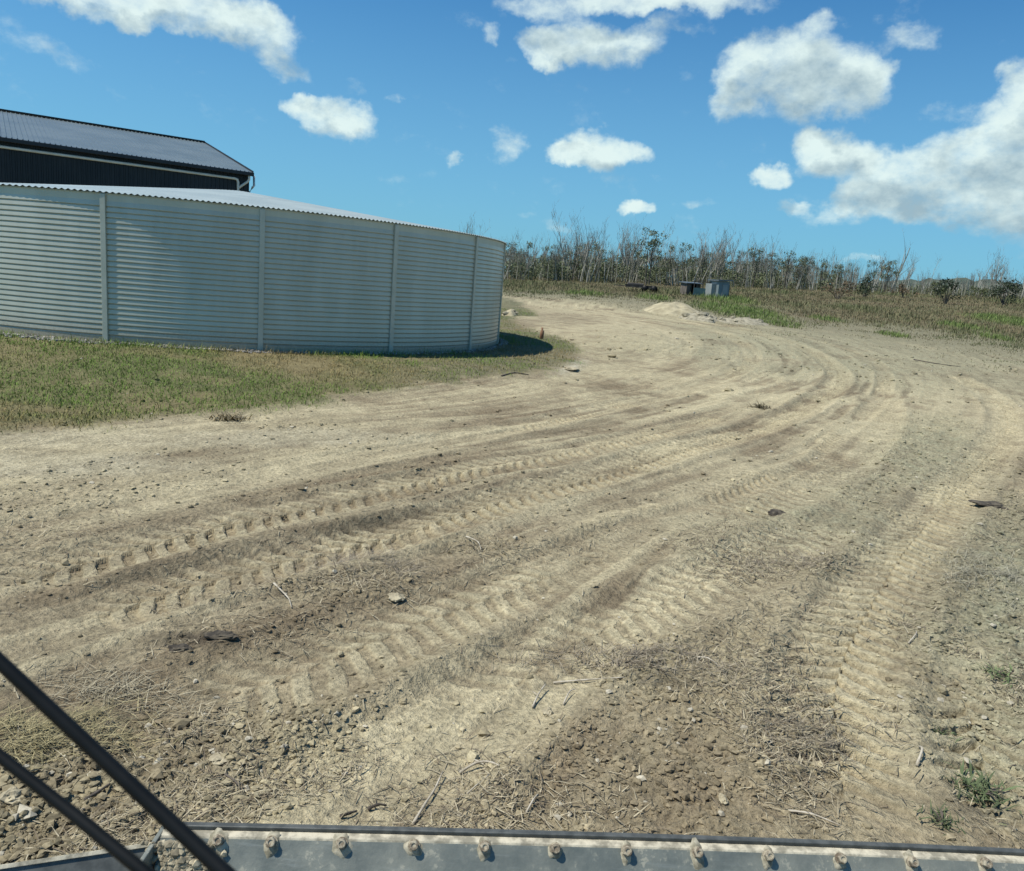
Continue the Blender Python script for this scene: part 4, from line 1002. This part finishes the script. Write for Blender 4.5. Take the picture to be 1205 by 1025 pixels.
# ------------------------------------------------------------------ dozer blade in front of the cab
def make_blade():
    root = empty('machine_blade', (0, 2.1, 0)); tag(root, 'dusty grey steel blade with a row of bolts across the bottom', 'blade')
    ZT = .5
    top = smooth_poly([tuple(at_z(u, v, ZT))[:2] for u, v in ((196, 966), (400, 970.5), (600, 975.5), (800, 981.5), (1000, 989), (1205, 998.5), (1420, 1012))], 10)
    top = [np.array((p[0], p[1] - 2.1)) for p in top]
    def frame(i):
        d = top[min(i + 1, len(top) - 1)] - top[max(i - 1, 0)]; d = d / np.linalg.norm(d); return d, np.array((d[1], -d[0]))   # n points to the cab
    def sweep(prof, name, matn, bevel=0, smooth=False):
        mb = MB(); m = len(prof); V = []
        for i, p in enumerate(top):
            d, n = frame(i)
            for (o, z) in prof: q = p + n * o; V.append((q[0], q[1], z))
        q = [(i * m + j, i * m + (j + 1) % m, (i + 1) * m + (j + 1) % m, (i + 1) * m + j) for i in range(len(top) - 1) for j in range(m)]
        mb.add(V, q); e = (len(top) - 1) * m
        mb.v.append(np.zeros((0, 3)))
        for s in (0, e): 
            for j in range(1, m - 1): mb.t.append(np.array([(s, s + j, s + j + 1)]))
        return mb.build(name, MAT[matn], root, smooth, bevel=bevel)
    sweep([(0, ZT), (.020, ZT), (.020, ZT - .05), (0, ZT - .05)], 'top_lip', 'steel_dark', .003)
    sweep([(.021, ZT - .012), (.047, ZT - .012), (.052, ZT - .020), (.021, ZT - .05)], 'ledge', 'dust', .002)
    # face leaning to the cab, curling down to the ground
    sweep([(.050, ZT - .017), (.11, ZT - .095), (.155, ZT - .16), (.18, ZT - .26), (.17, .12), (.12, 0.0), (.095, 0.0), (.15, .12), (.16, ZT - .26), (.135, ZT - .16), (.09, ZT - .095), (.02, ZT - .03)], 'face_plate', 'steel', 0, False)
    rg = random.Random(2)
    fn = np.array((math.cos(math.atan2(.06, .078)), math.sin(math.atan2(.06, .078))))   # face normal in (n, z): (.79,.61)
    for u, v in ((258, 989), (320, 991), (402.5, 992.5), (487, 995), (570, 996.5), (653, 998.5), (737, 1001.5), (820, 1003.5), (903, 1007), (988, 1010.5), (1072, 1014.5), (1158, 1016), (1243, 1020)):
        # meet the image pixel's camera ray with the leaning face
        dd = ray(u, v); bst = None
        for i in range(len(top) - 1):
            d, n = frame(i)
            p0 = np.array((top[i][0] + n[0] * .05, top[i][1] + n[1] * .05, ZT - .017)); nn = np.array((n[0] * fn[0], n[1] * fn[0], fn[1]))
            o = np.array((0, -2.1, CAMZ)); D = np.array(dd); t = ((p0 - o) @ nn) / (D @ nn); hit = o + D * t
            s = (hit[:2] - top[i]) @ d
            if 0 <= s <= np.linalg.norm(top[i + 1] - top[i]) + .002: bst = (hit, nn, np.array((d[0], d[1], 0))); break
        if bst is None: continue
        c, nn, dx = bst; dy = np.cross(nn, dx)
        # crust of dried mud round the bolt
        m = 16; V = [c + nn * .010]
        sx, sy = rg.uniform(.020, .031), rg.uniform(.026, .044)
        for ring, h in ((.6, .008), (1.0, -.002)):
            for j in range(m):
                a = 2 * math.pi * j / m; w = 1 + .13 * math.sin(a * 2 + sx * 900) + .09 * math.sin(a * 5 + sy * 700) + rg.uniform(-.05, .05); V.append(c + dx * math.cos(a) * sx * ring * w + dy * (math.sin(a) * sy * ring * w - .007) + nn * h)
        t = [(0, 1 + j, 1 + (j + 1) % m) for j in range(m)]; q = [(1 + j, 1 + m + j, 1 + m + (j + 1) % m, 1 + (j + 1) % m) for j in range(m)]
        mb = MB(); mb.add(V, q, t); crust = mb.build('mud_crust', MAT['mud'], root, True)
        a0 = rg.uniform(0, 1); b_ = MB(); V = []
        prof = [(.0185, .004), (.0185, .009), (.0145, .0095), (.0145, .0235), (.012, .027), (.0075, .0272), (.0065, .024)]
        K = 18
        for k, (r, h) in enumerate(prof):
            for j in range(K):
                a = 2 * math.pi * j / K + a0; rr = r
                if k in (2, 3): rr = r * (1 / max(math.cos((a - a0) % (math.pi / 3) - math.pi / 6), .86)) * .93
                V.append(c + dx * math.cos(a) * rr + dy * math.sin(a) * rr + nn * h)
        V.append(c + nn * .0235); q = [(k * K + j, k * K + (j + 1) % K, (k + 1) * K + (j + 1) % K, (k + 1) * K + j) for k in range(len(prof) - 1) for j in range(K)]
        t = [((len(prof) - 1) * K + j, (len(prof) - 1) * K + (j + 1) % K, len(V) - 1) for j in range(K)]
        b_.add(V, q, t); b_.build('bolt', MAT['bolt'], root)
    # swept wing plate at the left end
    A = at_z(188, 990, ZT - .06); B = at_z(-60, 1027, ZT - .06); A = np.array((A.x, A.y - 2.1, A.z)); B = np.array((B.x, B.y - 2.1, B.z))
    ax = (B - A) / np.linalg.norm(B - A); nn = np.array((ax[1], -ax[0], 0)); nn = nn if nn[1] < 0 else -nn
    dn = nn * .6 + np.array((0, 0, -.8)); dn /= np.linalg.norm(dn); th = np.cross(ax, dn)
    th = th if th[2] > 0 else -th
    mb = MB(); mb.box((A + B) / 2 + dn * .22, (np.linalg.norm(B - A), .44, .016), (ax, dn, th)); mb.build('wing_plate', MAT['steel_dark'], root, bevel=.003)
    mb = MB(); mb.box((A + B) / 2 + dn * .005 + th * .012, (np.linalg.norm(B - A), .012, .008), (ax, dn, th)); mb.build('wing_edge', MAT['dust'], root, bevel=.001)
    mb = MB(); e = top[0]; mb.box((e[0] - .006, e[1] - .09, .25), (.014, .2, .47)); mb.build('end_plate', MAT['steel'], root, bevel=.003)
    # soil sitting in the left corner
    V = []; F = []; C = []; r2 = np.random.default_rng(4); k = 0
    for i in range(420):
        u, v = r2.normal(212, 16), 998 + r2.uniform(-6, 34); 
        q = at_z(u, v, ZT - .004 - max(v - 986, 0) * .0021); s = r2.uniform(.003, .009) * (1.7 if r2.random() < .08 else 1)
        V.append(ICV * (1 + r2.uniform(-.3, .3, (12, 1))) * s * 1.2 + np.array((q.x, q.y - 2.1, q.z))); F.append(ICF + 12 * k); k += 1; C.append(np.tile(np.array((.30, .26, .18)) * r2.uniform(.6, 1.5), (12, 1)))
    o = mesh_np('soil_pile', np.concatenate(V), [np.concatenate(F)], MAT['clods'], root, False, np.concatenate(C)); o['kind'] = 'stuff'
    # push arms that carry the blade, running back under the cab
    for x in (-.6, 1.5):
        mb = MB(); mb.box((x, -1.1, .22), (.10, 1.9, .12)); mb.build('push_arm', MAT['steel_dark'], root, bevel=.01)
make_blade()

# ------------------------------------------------------------------ wiper on the windscreen
def make_wiper():
    D = .62
    def P(u, v, k=1.0): return np.array((0, 0, CAMZ)) + np.array(ray(u, v)) * D * k
    o0 = P(170, 1240, .96); root = empty('windscreen_wiper', tuple(o0)); tag(root, 'black wiper with two parallel arms crossing the lower left corner', 'wiper')
    mb = MB(); mb.tube([P(-60, 722, 1.04) - o0, P(0, 779, 1.03) - o0, P(130, 901) - o0, P(262, 1025, .985) - o0, P(400, 1156, .97) - o0], [.0043, .0046, .0049, .0052, .0057], 12)
    mb.build('arm', MAT['rubber'], root, True)
    mb = MB(); mb.tube([P(-60, 842, 1.04) - o0, P(0, 890, 1.03) - o0, P(90, 961) - o0, P(168, 1025, .985) - o0, P(330, 1156, .97) - o0], [.0036, .0038, .0040, .0042, .0047], 12)
    mb.build('link_arm', MAT['rubber'], root, True)
    mb = MB(); a, b = P(330, 1156, .97) - o0, P(400, 1156, .97) - o0; mb.tube([a + (a - b) * .3, b + (b - a) * .3], .014, 12); mb.build('pivot', MAT['rubber'], root, True)
make_wiper()
